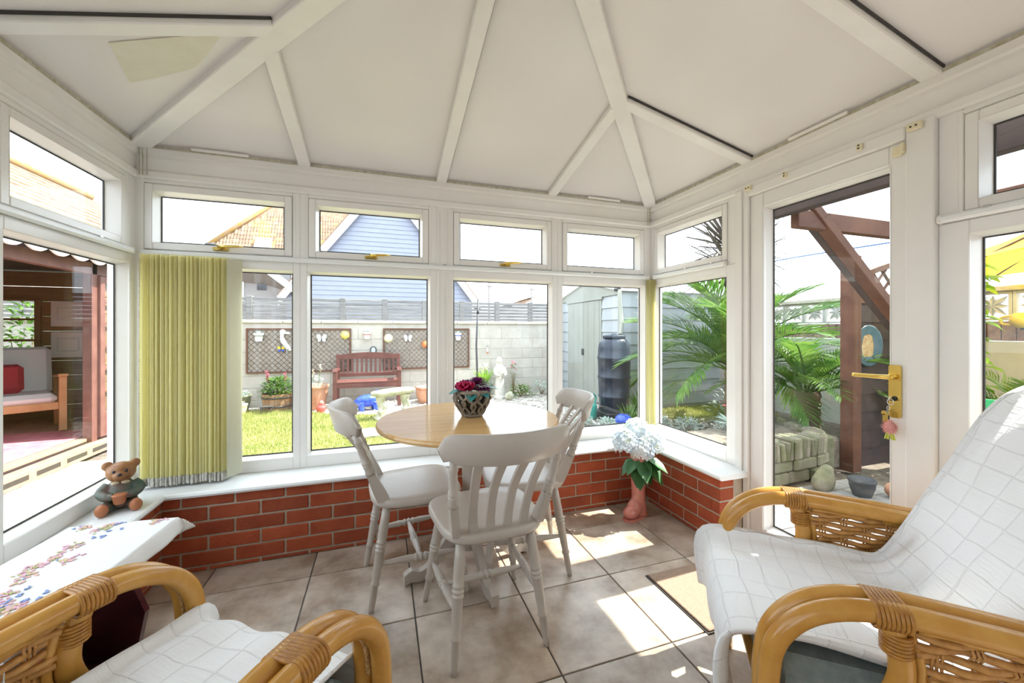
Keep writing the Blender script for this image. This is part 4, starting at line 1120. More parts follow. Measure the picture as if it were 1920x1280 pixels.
butterfly('yellow and blue butterfly ornament under the pale heron',527,654,.11,'yellow_glaze','blue_glaze')
p=on_wall(535,640,WY-.075); t=thing('heron_ornament','pale grey heron wall ornament hanging over the trellis','wall ornament',p)
m=MB(); m.ell((-.04,0,.16),(.05,.012,.045)); m.tube(spline([(-.045,0,.19),(-.05,-.004,.06),(-.01,-.004,-.04),(.05,0,-.12),(.075,0,-.16)],5),[.030]*6+[.040]*5+[.038]*5+[.024]*5,10); m.ell((.03,0,.14),(.05,.010,.022))
voxel(m.build('body','heron_grey',t),.008,3)
MB().tube([(.02,-.004,-.08),(.025,-.004,-.28)],[.006,.003],6).build('leg','heron_grey',t)
p=on_wall(700,655,WY-.005); t=thing('arched_plaque','small blue-grey arched plaque on the wall just above the bench','wall ornament',p)
MB().prism([(-.055,-.08),(.055,-.08),(.055,.02),(.035,.05),(0,.062),(-.035,.05),(-.055,.02)],-.03,.0,axis='y').build('surround','grey_pot',t)
MB().prism([(-.035,-.07),(.035,-.07),(.035,.01),(.02,.035),(0,.042),(-.02,.035),(-.035,.01)],-.034,-.028,axis='y').build('niche','heron_grey',t)
p=on_wall(914,656,WY-.02); t=thing('gull_plaque','small white and orange bird plaque hanging on the bare wall','wall ornament',p)
MB().ell((0,0,0),(.020,.012,.055),10,8).build('body','white_glaze',t); MB().ell((.0,-.004,-.045),(.022,.010,.016),8,6).build('tail','sun_orange',t); MB().tube([(-.012,0,.05),(0,.012,.11),(.012,0,.05)],.002,5).build('cord','iron',t)
# ---------------- bench
bn=thing('garden_bench','reddish brown slatted wooden bench against the cream wall','bench',(.985,WY-.36,G))
BW=.505
for s_ in (-1,1):
    MB().box(s_*BW-.032,-.27,0,s_*BW+.032,-.205,.62,.004).build('front_leg','bench_brown',bn)
    MB().bar((s_*BW,.17,0),(s_*BW,.25,.86),.062,.055,(0,1,0),.004).build('back_leg','bench_brown',bn)
    MB().prism([(-.30,.60),(-.28,.645),(-.20,.635),(.20,.62),(.20,.585),(-.20,.60)],s_*BW-.038,s_*BW+.038,axis='x').build('arm','bench_brown',bn)
    MB().box(s_*BW-.02,-.21,.33,s_*BW+.02,.18,.40,.003).build('side_rail','bench_brown',bn)
MB().box(-BW,-.262,.325,BW,-.235,.405,.004).build('front_apron','bench_brown',bn)
for k in range(5): MB().box(-BW+.01,-.268+k*.088,.406,BW-.01,-.268+k*.088+.072,.428,.004).build('seat_slat','bench_brown',bn)
pts=[(-BW-.0,.775)]+[(BW*(-1+2*i/14),.845+.045*(1-(-1+2*i/14)**2)) for i in range(15)]+[(BW,.775)]
MB().prism(pts,.205,.240,axis='y').build('top_rail','bench_brown',bn)
MB().box(-BW,.185,.468,BW,.215,.535,.004).build('lower_rail','bench_brown',bn)
for k in range(12): x=-.42+k*.0764; MB().bar((x,.200,.53),(x,.226,.785),.036,.014,(0,1,0),.002).build('back_slat','bench_brown',bn)
# ---------------- plants
def foliage(m,c,n,h,spread,lw,mode='bush',seed=0,droop=.3):
    r_=random.Random(seed); c=Vector(c)
    for i in range(n):
        a=r_.uniform(0,6.28)
        if mode=='bush':
            z=r_.uniform(0,1); rr=spread*math.sqrt(r_.random())*(1-.5*z*z); p=c+Vector((rr*math.cos(a),rr*math.sin(a),h*z)); d=Vector((math.cos(a),math.sin(a),r_.uniform(-.1,1.3)))
            m.leaf(p,d,lw*r_.uniform(2.2,3.6),lw*r_.uniform(.7,1.2),droop=droop,n=2)
        else:
            p=c+Vector((spread*.25*r_.random()*math.cos(a),spread*.25*r_.random()*math.sin(a),0)); d=Vector((math.cos(a)*spread,math.sin(a)*spread,h*r_.uniform(.7,1.3)))
            m.leaf(p,d,h*r_.uniform(.7,1.1),lw,droop=droop)
def pot_prof(r,h,rim=1.0): return [(r*.66,0),(r*.70,.01),(r*.93,h*.55),(r*.97,h*.82),(r*1.04*rim,h*.86),(r*1.06*rim,h),(r*.92,h),(r*.88,h*.88),(r*.05,h*.86)]
def potted(name,lab,loc,r,h,mt,fol,rimmt=None,flowers=None,prof=None,rz=0):
    t=thing(name,lab,'plant pot',loc,rz)
    MB().lathe(prof or pot_prof(r,h),26).build('pot',mt,t)
    if fol:
        m=MB(); foliage(m,(0,0,h*.86),*fol[0]); m.build('foliage',fol[1],t)
    if flowers:
        for k in range(flowers[1]):
            a=rn.uniform(0,6.28); q=rn.uniform(.2,.9)*r; z=h+flowers[2]*rn.uniform(.75,1.1)
            s=MB(); s.tube([(q*.5*math.cos(a),q*.5*math.sin(a),h*.86),(q*math.cos(a),q*math.sin(a),z)],.004,5); st_=s.build('stem','leaf_green',t)
            f=MB()
            for j in range(10): b=rn.uniform(0,6.28); f.leaf((q*math.cos(a),q*math.sin(a),z-.05+.012*j),(math.cos(b),math.sin(b),.5),.035,.03,droop=.2,n=2)
            f.build('blossom',flowers[0],st_)
    return t
g_=lambda px,py:gp(px,py)
potted('glazed_pot','dark green glazed pot on the gravel below the trellis',(-.93,4.84,G-.012),.135,.26,'glaze_green',((40,.10,.10,.025,'bush',1),'leaf_grey'))
p=at(600,762,'z',G); potted('terracotta_pot','tall terracotta pot beside the bench with a red fish ornament before it',(.165,4.62,G-.012),.215,.40,'terracotta',((50,.20,.14,.028,'bush',2),'leaf_grey'),flowers=('flower_pale',4,.25),prof=[(.13,0),(.135,.01),(.165,.10),(.195,.26),(.185,.33),(.215,.355),(.222,.395),(.195,.398),(.18,.35),(.02,.345)])
potted('terracotta_trough','wide terracotta pot below the orange sun plaque',(1.985,4.66,G-.012),.20,.29,'terracotta',None,prof=[(.15,0),(.165,.02),(.20,.14),(.205,.22),(.195,.245),(.215,.262),(.215,.288),(.19,.29),(.18,.24),(.02,.18)])
# half barrel planter
bp=thing('barrel_planter','wooden half-barrel planter full of leafy flowers below the trellis','planter',(-.40,4.76,G-.012))
for k in range(18):
    a=2*math.pi*k/18; v=[]
    for z,r in ((0,.195),(.12,.215),(.27,.228)):
        for da in (-.165,.165): v.append((r*math.cos(a+da),r*math.sin(a+da),z)); 
        for da in (.15,-.15): v.append(((r-.022)*math.cos(a+da),(r-.022)*math.sin(a+da),z))
    f=[(i*4+j,i*4+(j+1)%4,(i+1)*4+(j+1)%4,(i+1)*4+j) for i in range(2) for j in range(4)]+[(3,2,1,0),(8,9,10,11)]
    MB().add(v,f).build('stave','barrel_wood',bp)
for z,r in ((.06,.209),(.20,.226)): MB().lathe([(r,z),(r+.004,z),(r+.006,z+.028),(r+.002,z+.028)],28).build('hoop','iron',bp)
MB().lathe([(.18,.02),(.19,.23),(.02,.235)],20).build('compost','soil',bp)
m=MB(); foliage(m,(0,0,.22),520,.30,.24,.030,'bush',5,.2); m.build('foliage','leaf_green',bp)
for k,(dx,z,mt) in enumerate(((-.13,.62,'flower_pink'),(-.115,.56,'flower_pink'),(-.05,.42,'flower_pale'),(.02,.46,'flower_pale'),(.12,.58,'flower_pink'))):
    s=MB().tube([(dx*.6,-.06,.25),(dx,-.10,z)],.004,5).build('stem','leaf_green',bp); f=MB()
    for j in range(14): b=rn.uniform(0,6.28); f.leaf((dx,-.10,z-.10+.010*j),(math.cos(b),math.sin(b),.4),.04,.03,droop=.2,n=2)
    f.build('blossom',mt,s)
p=g_(485,763); potted('yellow_planter','small lemon-yellow planter on the gravel at the lawn edge',(-.86,4.50,G-.012),.105,.16,'pot_yellow',((14,.05,.07,.03,'bush',7),'flower_pale'))
bd=thing('white_rock','big rounded white stone beside the yellow planter','stone',(-1.13,4.47,G-.012)); m=MB(); m.ell((0,0,.085),(.13,.11,.10)); m.ell((.05,-.02,.07),(.09,.09,.08)); voxel(m.build('stone','stone_white',bd),.012,3)
wc=thing('wrought_iron_stand','low black wrought iron stand on the gravel before the barrel','plant stand',(-.48,4.44,G-.012))
for s_ in (-1,1):
    MB().tube([(s_*.07,.04*s_,0),(s_*.07,.04*s_,.11)],.006,6).build('leg','iron',wc); MB().tube([(s_*.07,-.04*s_,0),(s_*.07,-.04*s_,.11)],.006,6).build('leg','iron',wc)
MB().box(-.085,-.055,.108,.085,.055,.122,.003).build('top','iron',wc); MB().tube(spline([(-.05,-.05,.06),(0,-.055,.09),(.05,-.05,.06),(.02,-.05,.03),(0,-.05,.05)],5),.004,6).build('scroll','iron',wc)
# red ceramic fish ornament
rf=thing('fish_ornament','red and cream ceramic fish ornament leaning on the tall terracotta pot','ornament',(.30,4.30,G-.012)); m=MB(); m.ell((0,0,.06),(.075,.065,.065)); m.ell((.01,0,.12),(.045,.04,.055)); voxel(m.build('body','glaze_red',rf),.008,2); MB().ell((.01,-.01,.165),(.026,.024,.022),10,7).build('mouth','flower_pale',rf)
# blue ceramic hippo-like beast
hb=thing('ceramic_animal','blue glazed ceramic animal with stubby legs on the gravel by the stone seat','ornament',(1.03,4.28,G-.012),R(15))
m=MB(); m.ell((-.05,0,.155),(.19,.10,.10)); m.ell((.13,0,.215),(.095,.075,.075)); m.ell((.205,0,.195),(.06,.06,.045)); m.ell((.11,0,.30),(.025,.05,.02))
for s_ in (-1,1):
    m.ell((.105,s_*.045,.285),(.018,.016,.03))
    for x in (-.15,.06): m.tube([(x,s_*.06,.13),(x+.01,s_*.065,.005)],[.045,.036],10)
m.tube([(-.22,0,.17),(-.27,0,.13)],[.02,.01],8)
voxel(m.build('body','blue_glaze',hb),.010,3)
for s_ in (-1,1): MB().ell((.175,s_*.045,.255),(.016,.013,.016),10,8).build('eye','white_glaze',hb)
# stone bird bath / curved seat
sb=thing('stone_seat','weathered curved stone seat on two carved supports at the lawn edge','garden seat',(1.36,3.50,G-.004),R(18))
n=24; ol=[]
for k in range(n): a=2*math.pi*k/n; ol.append((.33*math.cos(a),.125*math.sin(a)-.05*math.cos(a)**2+.025))
v=[]; lay=[(.72,.335),(.90,.352),(1.0,.385),(1.0,.402),(.95,.418),(.6,.412)]
for s_,z in lay: v+=[(x*s_,y*s_,z+.010*math.sin(7*x)) for x,y in ol]
f=[(i*n+k,i*n+(k+1)%n,(i+1)*n+(k+1)%n,(i+1)*n+k) for i in range(len(lay)-1) for k in range(n)]+[tuple(range(n))[::-1],tuple((len(lay)-1)*n+k for k in range(n))]
MB().add(v,f,True).build('seat','birdbath_stone',sb)
for x in (-.17,.19):
    m=MB(); m.tube(spline([(x,-.01,.0),(x-.012,-.02,.08),(x+.022,0,.16),(x-.008,.01,.24),(x,0,.345)],4),[.085,.080,.074,.066,.058,.056,.056,.058,.060,.060,.056,.054,.056,.062,.070,.075,.080],10); m.box(x-.09,-.09,0,x+.09,.09,.035,.01); m.ell((x+.03,-.045,.20),(.03,.03,.05),8,6); m.ell((x-.03,-.05,.11),(.035,.03,.05),8,6)
    voxel(m.build('support','birdbath_stone',sb),.011,1)
sp_=thing('stone_slab','flat grey stone slab set in the lawn below the stone seat','stepping stone',(1.12,2.62,G-.002)); MB().prism([(.36*math.cos(2*math.pi*k/14)*rn.uniform(.85,1.1),.22*math.sin(2*math.pi*k/14)*rn.uniform(.85,1.1)) for k in range(14)],0,.03).build('slab','birdbath_stone',sp_)
# statue
SP_=at(938,742,'y',4.66)
sg=thing('garden_statue','white stone statue of a robed figure holding a bowl by the wall','statue',(3.33,4.66,G-.012),R(10))
m=MB(); m.lathe([(.115,0),(.118,.02),(.112,.05),(.10,.055)],20); m.lathe([(.095,.05),(.100,.10),(.088,.25),(.075,.38),(.068,.46),(.082,.53),(.088,.58),(.070,.625),(.034,.645),(.030,.67)],20,Matrix.Diagonal((1,.85,1,1)))
m.ell((0,-.006,.715),(.046,.052,.060)); m.ell((0,.012,.722),(.058,.056,.068)); m.ell((0,.03,.64),(.060,.045,.08))
for s_ in (-1,1): m.tube(spline([(s_*.085,0,.585),(s_*.105,-.03,.50),(s_*.075,-.095,.455),(s_*.015,-.125,.462)],4),[.034]*4+[.032]*4+[.026]*5,10)
for k in range(7): a=R(-150+k*20); m.tube([(.078*math.cos(a),.066*math.sin(a),.40),(.100*math.cos(a),.085*math.sin(a),.07)],[.008,.014],6)
voxel(m.build('figure','statue_white',sg),.0085,2)
MB().lathe([(.02,0),(.045,.02),(.055,.04),(.048,.04),(.02,.025)],16,Matrix.Translation((.0,-.135,.468))).build('bowl','statue_white',sg)
rk=thing('mossy_rock','yellow-stained rounded rock at the statue\'s foot','stone',(3.45,4.42,G-.012)); m=MB(); m.ell((0,0,.065),(.09,.08,.085)); m.ell((.02,.02,.11),(.05,.05,.05)); voxel(m.build('stone','birdbath_stone',rk),.01,3)
potted('ochre_pot','olive glazed pot of grasses behind the statue',(3.06,4.80,G-.012),.17,.28,'glaze_green',((70,.42,.22,.02,'tuft',9,.15),'leaf_lime'),flowers=('flower_pale',7,.30))
def shrub(name,lab,loc,n,h,sp,lw,mt,seed,mode='bush',droop=.3,stems=True,fl=None):
    t=thing(name,lab,'plant',loc); m=MB(); foliage(m,(0,0,.02),n,h,sp,lw,mode,seed,droop); m.build('foliage',mt,t)
    if stems:
        for k in range(4): a=k*1.6+seed; MB().tube([(0,0,0),(sp*.4*math.cos(a),sp*.4*math.sin(a),h*.7)],[.010,.004],6).build('stem','stem_brown',t)
    if fl:
        for k in range(fl[1]):
            a=rn.uniform(0,6.28); q=sp*rn.uniform(.2,.9); z=h*rn.uniform(.8,1.1); f=MB()
            for j in range(7): b=6.28*j/7; f.leaf((q*math.cos(a),q*math.sin(a),z),(math.cos(b),math.sin(b),.5),.03,.022,droop=.1,n=2)
            f.build('blossom',fl[0],t)
    return t
shrub('trailing_shrub','green leafy shrub beside the white statue',(3.78,4.72,G-.012),160,.20,.22,.030,'leaf_green',21)
shrub('low_shrub','brown-green low shrub under the bare stretch of wall',(4.25,4.78,G-.012),170,.24,.24,.026,'leaf_grey',22)
shrub('pink_flower_spike','tall airy pink-flowered plant behind the statue',(3.70,4.93,G-.012),60,.62,.08,.022,'leaf_green',23,fl=('flower_pink',16))
lp_=thing('leaning_ladder','short brown trellis ladder leaning on the wall by the shed','ladder',(4.62,4.98,G-.012))
for s_ in (-1,1): MB().bar((s_*.09,-.10,0),(s_*.09,.05,.98),.028,.022,(0,1,0)).build('rail','trellis_brown',lp_)
for k in range(5): MB().bar((-.09,-.08+k*.03,.16+k*.18),(.09,-.08+k*.03,.16+k*.18),.02,.02).build('rung','trellis_brown',lp_)
potted('black_bucket','small black plastic pot by the leaning trellis ladder',(4.42,4.55,G-.012),.10,.17,'plastic_black',None)
# black pole
bp_=thing('black_pole','tall thin black pole with a small crosspiece near the trellis end','pole',(2.90,4.70,G-.012))
MB().tube([(.02,0,0),(-.01,0,1.0),(.025,0,1.88)],[.020,.019,.017],10).build('shaft','grey_pot',bp_); MB().tube([(-.055,0,1.70),(.075,0,1.70)],.008,8).build('crosspiece','grey_pot',bp_); MB().lathe([(.020,1.60),(.024,1.605),(.024,1.66),(.020,1.665)],10,Matrix.Translation((.018,0,0))).build('collar','plastic_black',bp_)
# ---------------- metal shed
SX,S0,S1=4.80,2.87,5.02
sh=thing('garden_shed','pale green metal shed with sliding double doors in the garden corner','shed',(SX,0,G))
ZE,ZA=1.90,2.12; YM=(S0+S1)/2
MB().add([(0.01,S0,0),(0.01,S1,0),(0.01,S1,ZE),(0.01,YM,ZA),(0.01,S0,ZE),(2.0,S0,0),(2.0,S1,0),(2.0,S1,ZE),(2.0,YM,ZA),(2.0,S0,ZE)],[(0,1,2,3,4),(9,8,7,6,5),(0,4,9,5),(1,6,7,2),(0,5,6,1),(4,3,8,9),(2,7,8,3)]).build('body','shed_clad',sh)
MB().prism([(S0-.02,ZE-.05),(S1+.02,ZE-.05),(S1+.02,ZE+.01),(YM,ZA+.02),(S0-.02,ZE+.01)],-.03,.0,axis='x').build('gable_panel','shed_green',sh)
for k in range(9):
    z0=.05+k*.20
    for a,b in ((S0,3.40),(4.66,S1)): MB().add([(-.022,a,z0),(-.022,b,z0),(-.004,b,z0+.195),(-.004,a,z0+.195),(.01,a,z0),(.01,b,z0),(.01,b,z0+.195),(.01,a,z0+.195)],[(0,1,2,3),(4,7,6,5),(0,4,5,1),(3,2,6,7),(0,3,7,4),(1,5,6,2)]).build('cladding_board','shed_clad',sh)
    MB().add([(0,S0-.022,z0),(2.0,S0-.022,z0),(2.0,S0-.004,z0+.195),(0,S0-.004,z0+.195),(0,S0+.01,z0),(2.0,S0+.01,z0),(2.0,S0+.01,z0+.195),(0,S0+.01,z0+.195)],[(0,1,2,3),(4,7,6,5),(0,4,5,1),(3,2,6,7),(0,3,7,4),(1,5,6,2)]).build('cladding_board','shed_clad',sh)
for a,b in ((3.46,4.02),(4.03,4.60)):
    m=MB().box(-.035,a,.03,-.012,b,ZE-.10,.004); 
    for q in (.16,.38): m.box(-.039,a+q,.06,-.035,a+q+.012,ZE-.14)
    dr=m.build('door','shed_green',sh)
MB().box(-.060,3.99,.82,-.035,4.05,.94,.006).build('padlock','plastic_black',sh)
for a in ((3.40,3.455),(4.605,4.66),(S0-.03,S0+.03)): MB().box(-.030,a[0],.0,.0,a[1],ZE-.05,.003).build('corner_post','shed_green',sh)
MB().box(-.05,3.36,ZE-.095,-.02,4.70,ZE-.05,.004).build('door_track','shed_green',sh)
for s_,yb in ((-1,S0-.06),(1,S1+.03)): MB().add([(-.07,YM,ZA+.03),(-.07,yb,ZE+.0),(2.05,yb,ZE+.0),(2.05,YM,ZA+.03),(-.07,YM,ZA+.055),(-.07,yb,ZE+.025),(2.05,yb,ZE+.025),(2.05,YM,ZA+.055)],[(0,1,2,3),(4,7,6,5),(0,4,5,1),(1,5,6,2),(2,6,7,3),(3,7,4,0)]).build('roof','barge_white',sh)
# water butt, stand, downpipe
wb=thing('water_butt','dark blue ribbed water butt beside the shed doors','water butt',(4.47,2.54,G-.01))
MB().box(-.23,-.23,0,.23,.23,.10,.01).build('stand','plastic_black',wb)
MB().lathe([(.205,.10),(.215,.11),(.222,.30),(.232,.31),(.232,.335),(.222,.345),(.230,.58),(.240,.59),(.240,.615),(.230,.625),(.236,.86),(.246,.87),(.246,.895),(.236,.905),(.232,1.02),(.215,1.10),(.17,1.155),(.14,1.17)],32).build('barrel','butt_blue',wb)
MB().lathe([(.150,1.165),(.165,1.168),(.168,1.205),(.150,1.218),(.05,1.222),(.03,1.24),(.005,1.242)],28).build('lid','butt_blue',wb)
MB().tube([(-.22,-.05,.18),(-.28,-.06,.18),(-.285,-.06,.15)],.016,8).build('tap','plastic_black',wb)
dp=thing('downpipe','olive grey hose running from the shed gutter into the water butt','downpipe',(4.47,2.54,G))
MB().tube(spline([(.22,.18,1.90),(.20,.16,1.80),(.21,.14,1.55),(.20,.10,1.40),(.15,.06,1.215)],6),.030,10).build('hose','pipe_grey',dp); MB().tube([(.22,.18,1.90),(.22,.30,1.92)],.032,10).build('elbow','plastic_black',dp)
wc_=thing('watering_can','green plastic watering can in front of the water butt','watering can',(4.12,2.62,G-.01),R(200))
MB().lathe([(.10,0),(.105,.01),(.10,.18),(.085,.20),(.07,.20)],20,Matrix.Diagonal((1.15,.8,1,1))).build('body','can_green',wc_); MB().tube(spline([(-.09,0,.19),(-.12,0,.30),(-.02,0,.35),(.07,0,.28),(.09,0,.19)],5),.013,8).build('handle','can_green',wc_); MB().tube([(.10,0,.05),(.24,0,.22),(.27,0,.26)],[.022,.015,.024],8).build('spout','can_green',wc_)
bb_=thing('blue_ornament','round blue ceramic ornament on the stones by the corner window','ornament',(4.28,2.02,G-.01)); MB().ell((0,0,.085),(.115,.115,.088),20,12).build('ball','blue_glaze',bb_); m=MB()
for k in range(5): a=k*1.2566; m.leaf((0,0,.172),(math.cos(a),math.sin(a),.1),.04,.02,droop=.1)
m.build('star','plastic_black',bb_)
for i,(x,y,s_) in enumerate(((3.72,2.12,.16),(3.98,1.95,.13),(4.75,1.38,.20),(5.10,1.15,.19),(4.62,1.72,.15))):
    shrub('silver_shrub',['silver-leaved cushion plant below the corner window, nearest the watering can','small silver-leaved plant beside the blue ornament','broad silver-leaved plant at the palm\'s foot, nearer the shed','broad silver-leaved plant at the palm\'s foot, nearer the raised bed','silver-leaved plant between blue ornament and palm'][i],(x,y,G-.01),260,s_*.9,s_,.018,'leaf_grey',40+i)
shrub('tall_grass','tuft of tall green grass beside the water butt',(4.72,2.18,G-.01),90,.62,.25,.018,'leaf_green',50,'tuft',.25,False)
shrub('tall_grass','tuft of tall green grass behind the blue ornament',(4.42,2.10,G-.01),40,.42,.2,.015,'leaf_green',51,'tuft',.3,False)
# ---------------- palms
def frond_mesh(L,seed,mt,lw=.020,dens=30,ll=.40):
    r_=random.Random(seed); m=MB()
    def pt(s): return Vector((L*s*(1-.10*s),.06*L*math.sin(s*2+seed)*s,L*(.42*s-.62*s*s)))
    m.tube([pt(i/12) for i in range(13)],[.012*(1-.8*i/12)+.002 for i in range(13)],6)
    for i in range(dens):
        s=.14+.86*i/(dens-1); p=pt(s); t_=(pt(min(1,s+.02))-pt(s-.02)).normalized(); q=ll*(math.sin(math.pi*(.12+.80*s))**.7)*L/1.5
        for sg in (-1,1):
            side=t_.cross(Vector((0,0,1))).normalized()*sg; d=side*(.85-.35*s)+t_*(.55+.4*s)+Vector((0,0,.55-.3*s+r_.uniform(-.12,.12))); m.leaf(p,d,q*r_.uniform(.85,1.1),lw,droop=.22,n=2)
    return m.mesh('frond',mt)
def palm(name,lab,loc,fr,trunk,nf,rng,seed,sc=1.0):
    t=thing(name,lab,'palm',loc); r_=random.Random(seed)
    m=MB(); k=14; m.tube([(0,0,trunk*i/k) for i in range(k+1)],[.13*sc*(1+.12*(i%2)) for i in range(k+1)],12); m.build('trunk','stem_brown',t)
    for i in range(nf):
        a=i*2.399+seed; el=rng[0]+(rng[1]-rng[0])*(1-i/nf); q=sc*r_.uniform(.85,1.1)
        link('frond',fr[i%len(fr)],t,(.05*math.cos(a),.05*math.sin(a),trunk-.02),(R(r_.uniform(-10,10)),-R(el),a),(q,q,q))
    return t
FR=[frond_mesh(1.55,s,'leaf_palm',.030,38,.50) for s in (1,2,3)]
palm('phoenix_palm','bushy green feather palm seen through the corner window',(5.60,1.45,G),FR,.75,27,(-8,72),1,.95)
FRs=[frond_mesh(1.0,s,'leaf_palm',.022,30,.42) for s in (4,5)]
palm('phoenix_palm','small feather palm under the yellow canopy',(6.25,-.80,G),FRs,.45,18,(-5,60),5,.75)
palm('phoenix_palm','low feather palm behind the raised stone bed',(5.55,.52,G),FRs,.62,16,(0,60),9,.95)
cd=thing('cordyline','dark spiky cordyline rising above the feather palm','palm',(6.0,1.88,G)); MB().tube([(0,0,0),(.03,.02,1.2),(0,0,2.45)],[.09,.075,.07],10).build('trunk','stem_brown',cd)
for h_,n_ in ((2.45,170),(2.15,80)):
    m=MB(); r_=random.Random(8)
    for i in range(n_):
        a=i*2.399; el=R(80-125*i/n_); d=Vector((math.cos(a)*math.cos(el),math.sin(a)*math.cos(el),math.sin(el))); m.leaf(Vector((0,0,h_))+d*.04,d,.95*r_.uniform(.8,1.1),.042,droop=.10)
    m.build('leaf_crown','leaf_brown',cd)
# ---------------- raised bed of stone
rb_=thing('raised_bed','raised stone bed edged with upright slates outside the door','raised bed',(0,0,G-.01))
MB().box(3.95,-.02,0,5.25,.62,.30,.03).build('soil_fill','soil',rb_)
r_=random.Random(6)
for row,(z0,z1) in enumerate(((0,.10),(.105,.20))):
    x=3.90
    while x<4.95:
        w_=r_.uniform(.20,.32); M=Matrix.Translation((x+w_/2,-.06+.12*max(0,x-4.5)+r_.uniform(-.012,.012),(z0+z1)/2)) @ Matrix.Rotation(r_.uniform(-.03,.10)+(.25 if x>4.5 else 0),4,'Z'); MB().box(-w_/2+.005,-.07,-(z1-z0)/2,w_/2-.005,.05,(z1-z0)/2,.014,M).build('stone','stone_slate',rb_); x+=w_
x=3.90
while x<4.95:
    w_=r_.uniform(.032,.060); M=Matrix.Translation((x,-.05+.12*max(0,x-4.5),.285)) @ Matrix.Rotation(R(r_.uniform(-6,10)),4,'Y') @ Matrix.Rotation(r_.uniform(-.1,.1),4,'Z'); MB().box(-w_/2,-.10,-.085,w_/2,.09,r_.uniform(.06,.095),.010,M).build('slate','stone_slate',rb_); x+=w_+.006
for k in range(6): M=Matrix.Translation((5.02+.05*k,.02+.1*k,.18)) @ Matrix.Rotation(R(60),4,'Z'); MB().box(-.09,-.07,-.18,.09,.07,.16+.02*(k%2),.02,M).build('stone','stone_slate',rb_)
ms=thing('mossy_stone','single upright mossy stone in front of the raised bed','stone',(4.58,-.30,G)); m=MB(); m.ell((0,0,.07),(.10,.06,.10)); m.ell((.02,0,.14),(.065,.045,.055)); m.ell((-.05,.0,.06),(.07,.055,.07)); voxel(m.build('stone','stone_slate',ms),.012,2)
shrub('grass_tuft','yellow-green grassy clump on the raised bed',(4.30,.14,G+.28),170,.17,.22,.011,'leaf_lime',60,'tuft',.35,False)
shrub('fan_plant','striped fan-leaved plant on the raised bed with a red bloom',(4.52,.45,G+.28),50,.28,.28,.030,'leaf_grey',61,'tuft',.3,False,fl=('flower_red',3))
shrub('bronze_shrub','bronze-brown low shrub behind the raised bed',(6.15,1.95,G-.01),220,.38,.40,.030,'leaf_grey',62)
# ---------------- boundary wall on the right with pierced blocks
XW=7.30
wl=MB().box(XW,-4.0,G-.1,XW+.20,5.10,1.06).build('wall_boundary','render_grey',kind='structure')
sb_=MB().box(-.005,-.048,0,.10,.048,.205,.004).mesh('brick','soldier_brick'); y=-.9
while y<4.9: link('brick',sb_,wl,(XW+.03,y,1.065)); y+=.104
m=MB()
m.box(0,-.148,0,.09,-.122,.30,.003); m.box(0,.122,0,.09,.148,.30,.003); m.box(0,-.122,0,.09,.122,.026,.003); m.box(0,-.122,.274,.09,.122,.30,.003)
for k in range(8):
    a=k*math.pi/4; L=.118 if k%2==0 else .150; M=Matrix.Translation((.045,0,.15)) @ Matrix.Rotation(a,4,'X'); m.add([(-.03,0,.0),(.03,0,.0),(.03,.022,L*.5),(-.03,.022,L*.5),(.03,-.022,L*.5),(-.03,-.022,L*.5),(.0,0,L)],[(0,1,2,3),(1,0,5,4),(3,2,6),(4,5,6),(0,3,6,5),(1,4,6,2)],False,M)
pb=m.mesh('pierced_block','pierced_block'); y=-.75
while y<4.8: link('pierced_block',pb,wl,(XW+.03,y,1.28)); y+=.30
MB().box(XW-.01,-.9,1.582,XW+.16,4.95,1.64,.008).build('coping_stone','coping',wl)
# ---------------- pergola
pg=thing('pergola','brown stained timber pergola outside the glazed door','pergola',(0,0,G))
z_=lambda z:z-G
MB().bar((3.50,-3.3,z_(2.045)),(3.50,-.60,z_(2.045)),.060,.370,(0,0,1),.004).build('beam','pergola_dark',pg)  # real beam; its unseen upper depth is added to block sun passing over it
MB().bar((3.53,-.82,z_(1.835)),(5.10,-.82,z_(1.835)),.050,.105,(0,0,1),.004).build('beam','pergola_wood',pg)
MB().bar((3.53,-1.72,z_(1.99)),(5.95,-1.72,z_(1.99)),.055,.12,(0,0,1),.004).build('beam','pergola_wood',pg)
MB().bar((4.62,-2.9,z_(1.94)),(4.62,-.80,z_(1.94)),.055,.10,(0,0,1),.004).build('beam','pergola_wood',pg)
MB().bar((3.66,-.82,z_(1.92)),(4.60,-.82,z_(1.15)),.060,.072,(0,1,0),.004).build('brace','pergola_wood',pg)
MB().bar((3.66,-.765,z_(1.91)),(4.60,-.765,z_(1.14)),.05,.048,(0,1,0),.004).build('brace','pergola_dark',pg)
for x,y in ((4.63,-.82),(3.50,-3.25),(4.62,-2.85)): MB().box(x-.045,y-.045,0,x+.045,y+.045,z_(1.90),.004).build('post','pergola_wood',pg)
# lattice-topped fence panel beyond
fp=thing('lattice_fence','dark boarded fence panel with a diamond lattice top behind the pergola','fence',(5.26,-.08,G))
MB().box(-.055,-.055,0,.055,.055,1.95,.004).build('post','pergola_wood',fp); MB().box(1.89,-.05,0,1.99,.05,1.95,.004).build('post','pergola_wood',fp)
for k in range(9): MB().add([(.055,-.020,.03+k*.165),(1.89,-.020,.03+k*.165),(1.89,-.006,.20+k*.165),(.055,-.006,.20+k*.165),(.055,.006,.03+k*.165),(1.89,.006,.03+k*.165),(1.89,.006,.20+k*.165),(.055,.006,.20+k*.165)],[(0,1,2,3),(4,7,6,5),(0,4,5,1),(3,2,6,7),(0,3,7,4),(1,5,6,2)]).build('board','pergola_dark',fp)
MB().box(.055,-.025,1.52,1.89,.025,1.57,.003).build('rail','pergola_wood',fp)
top=[(.055+1.835*i/12,1.72+.20*math.sin(math.pi*i/12)) for i in range(13)]
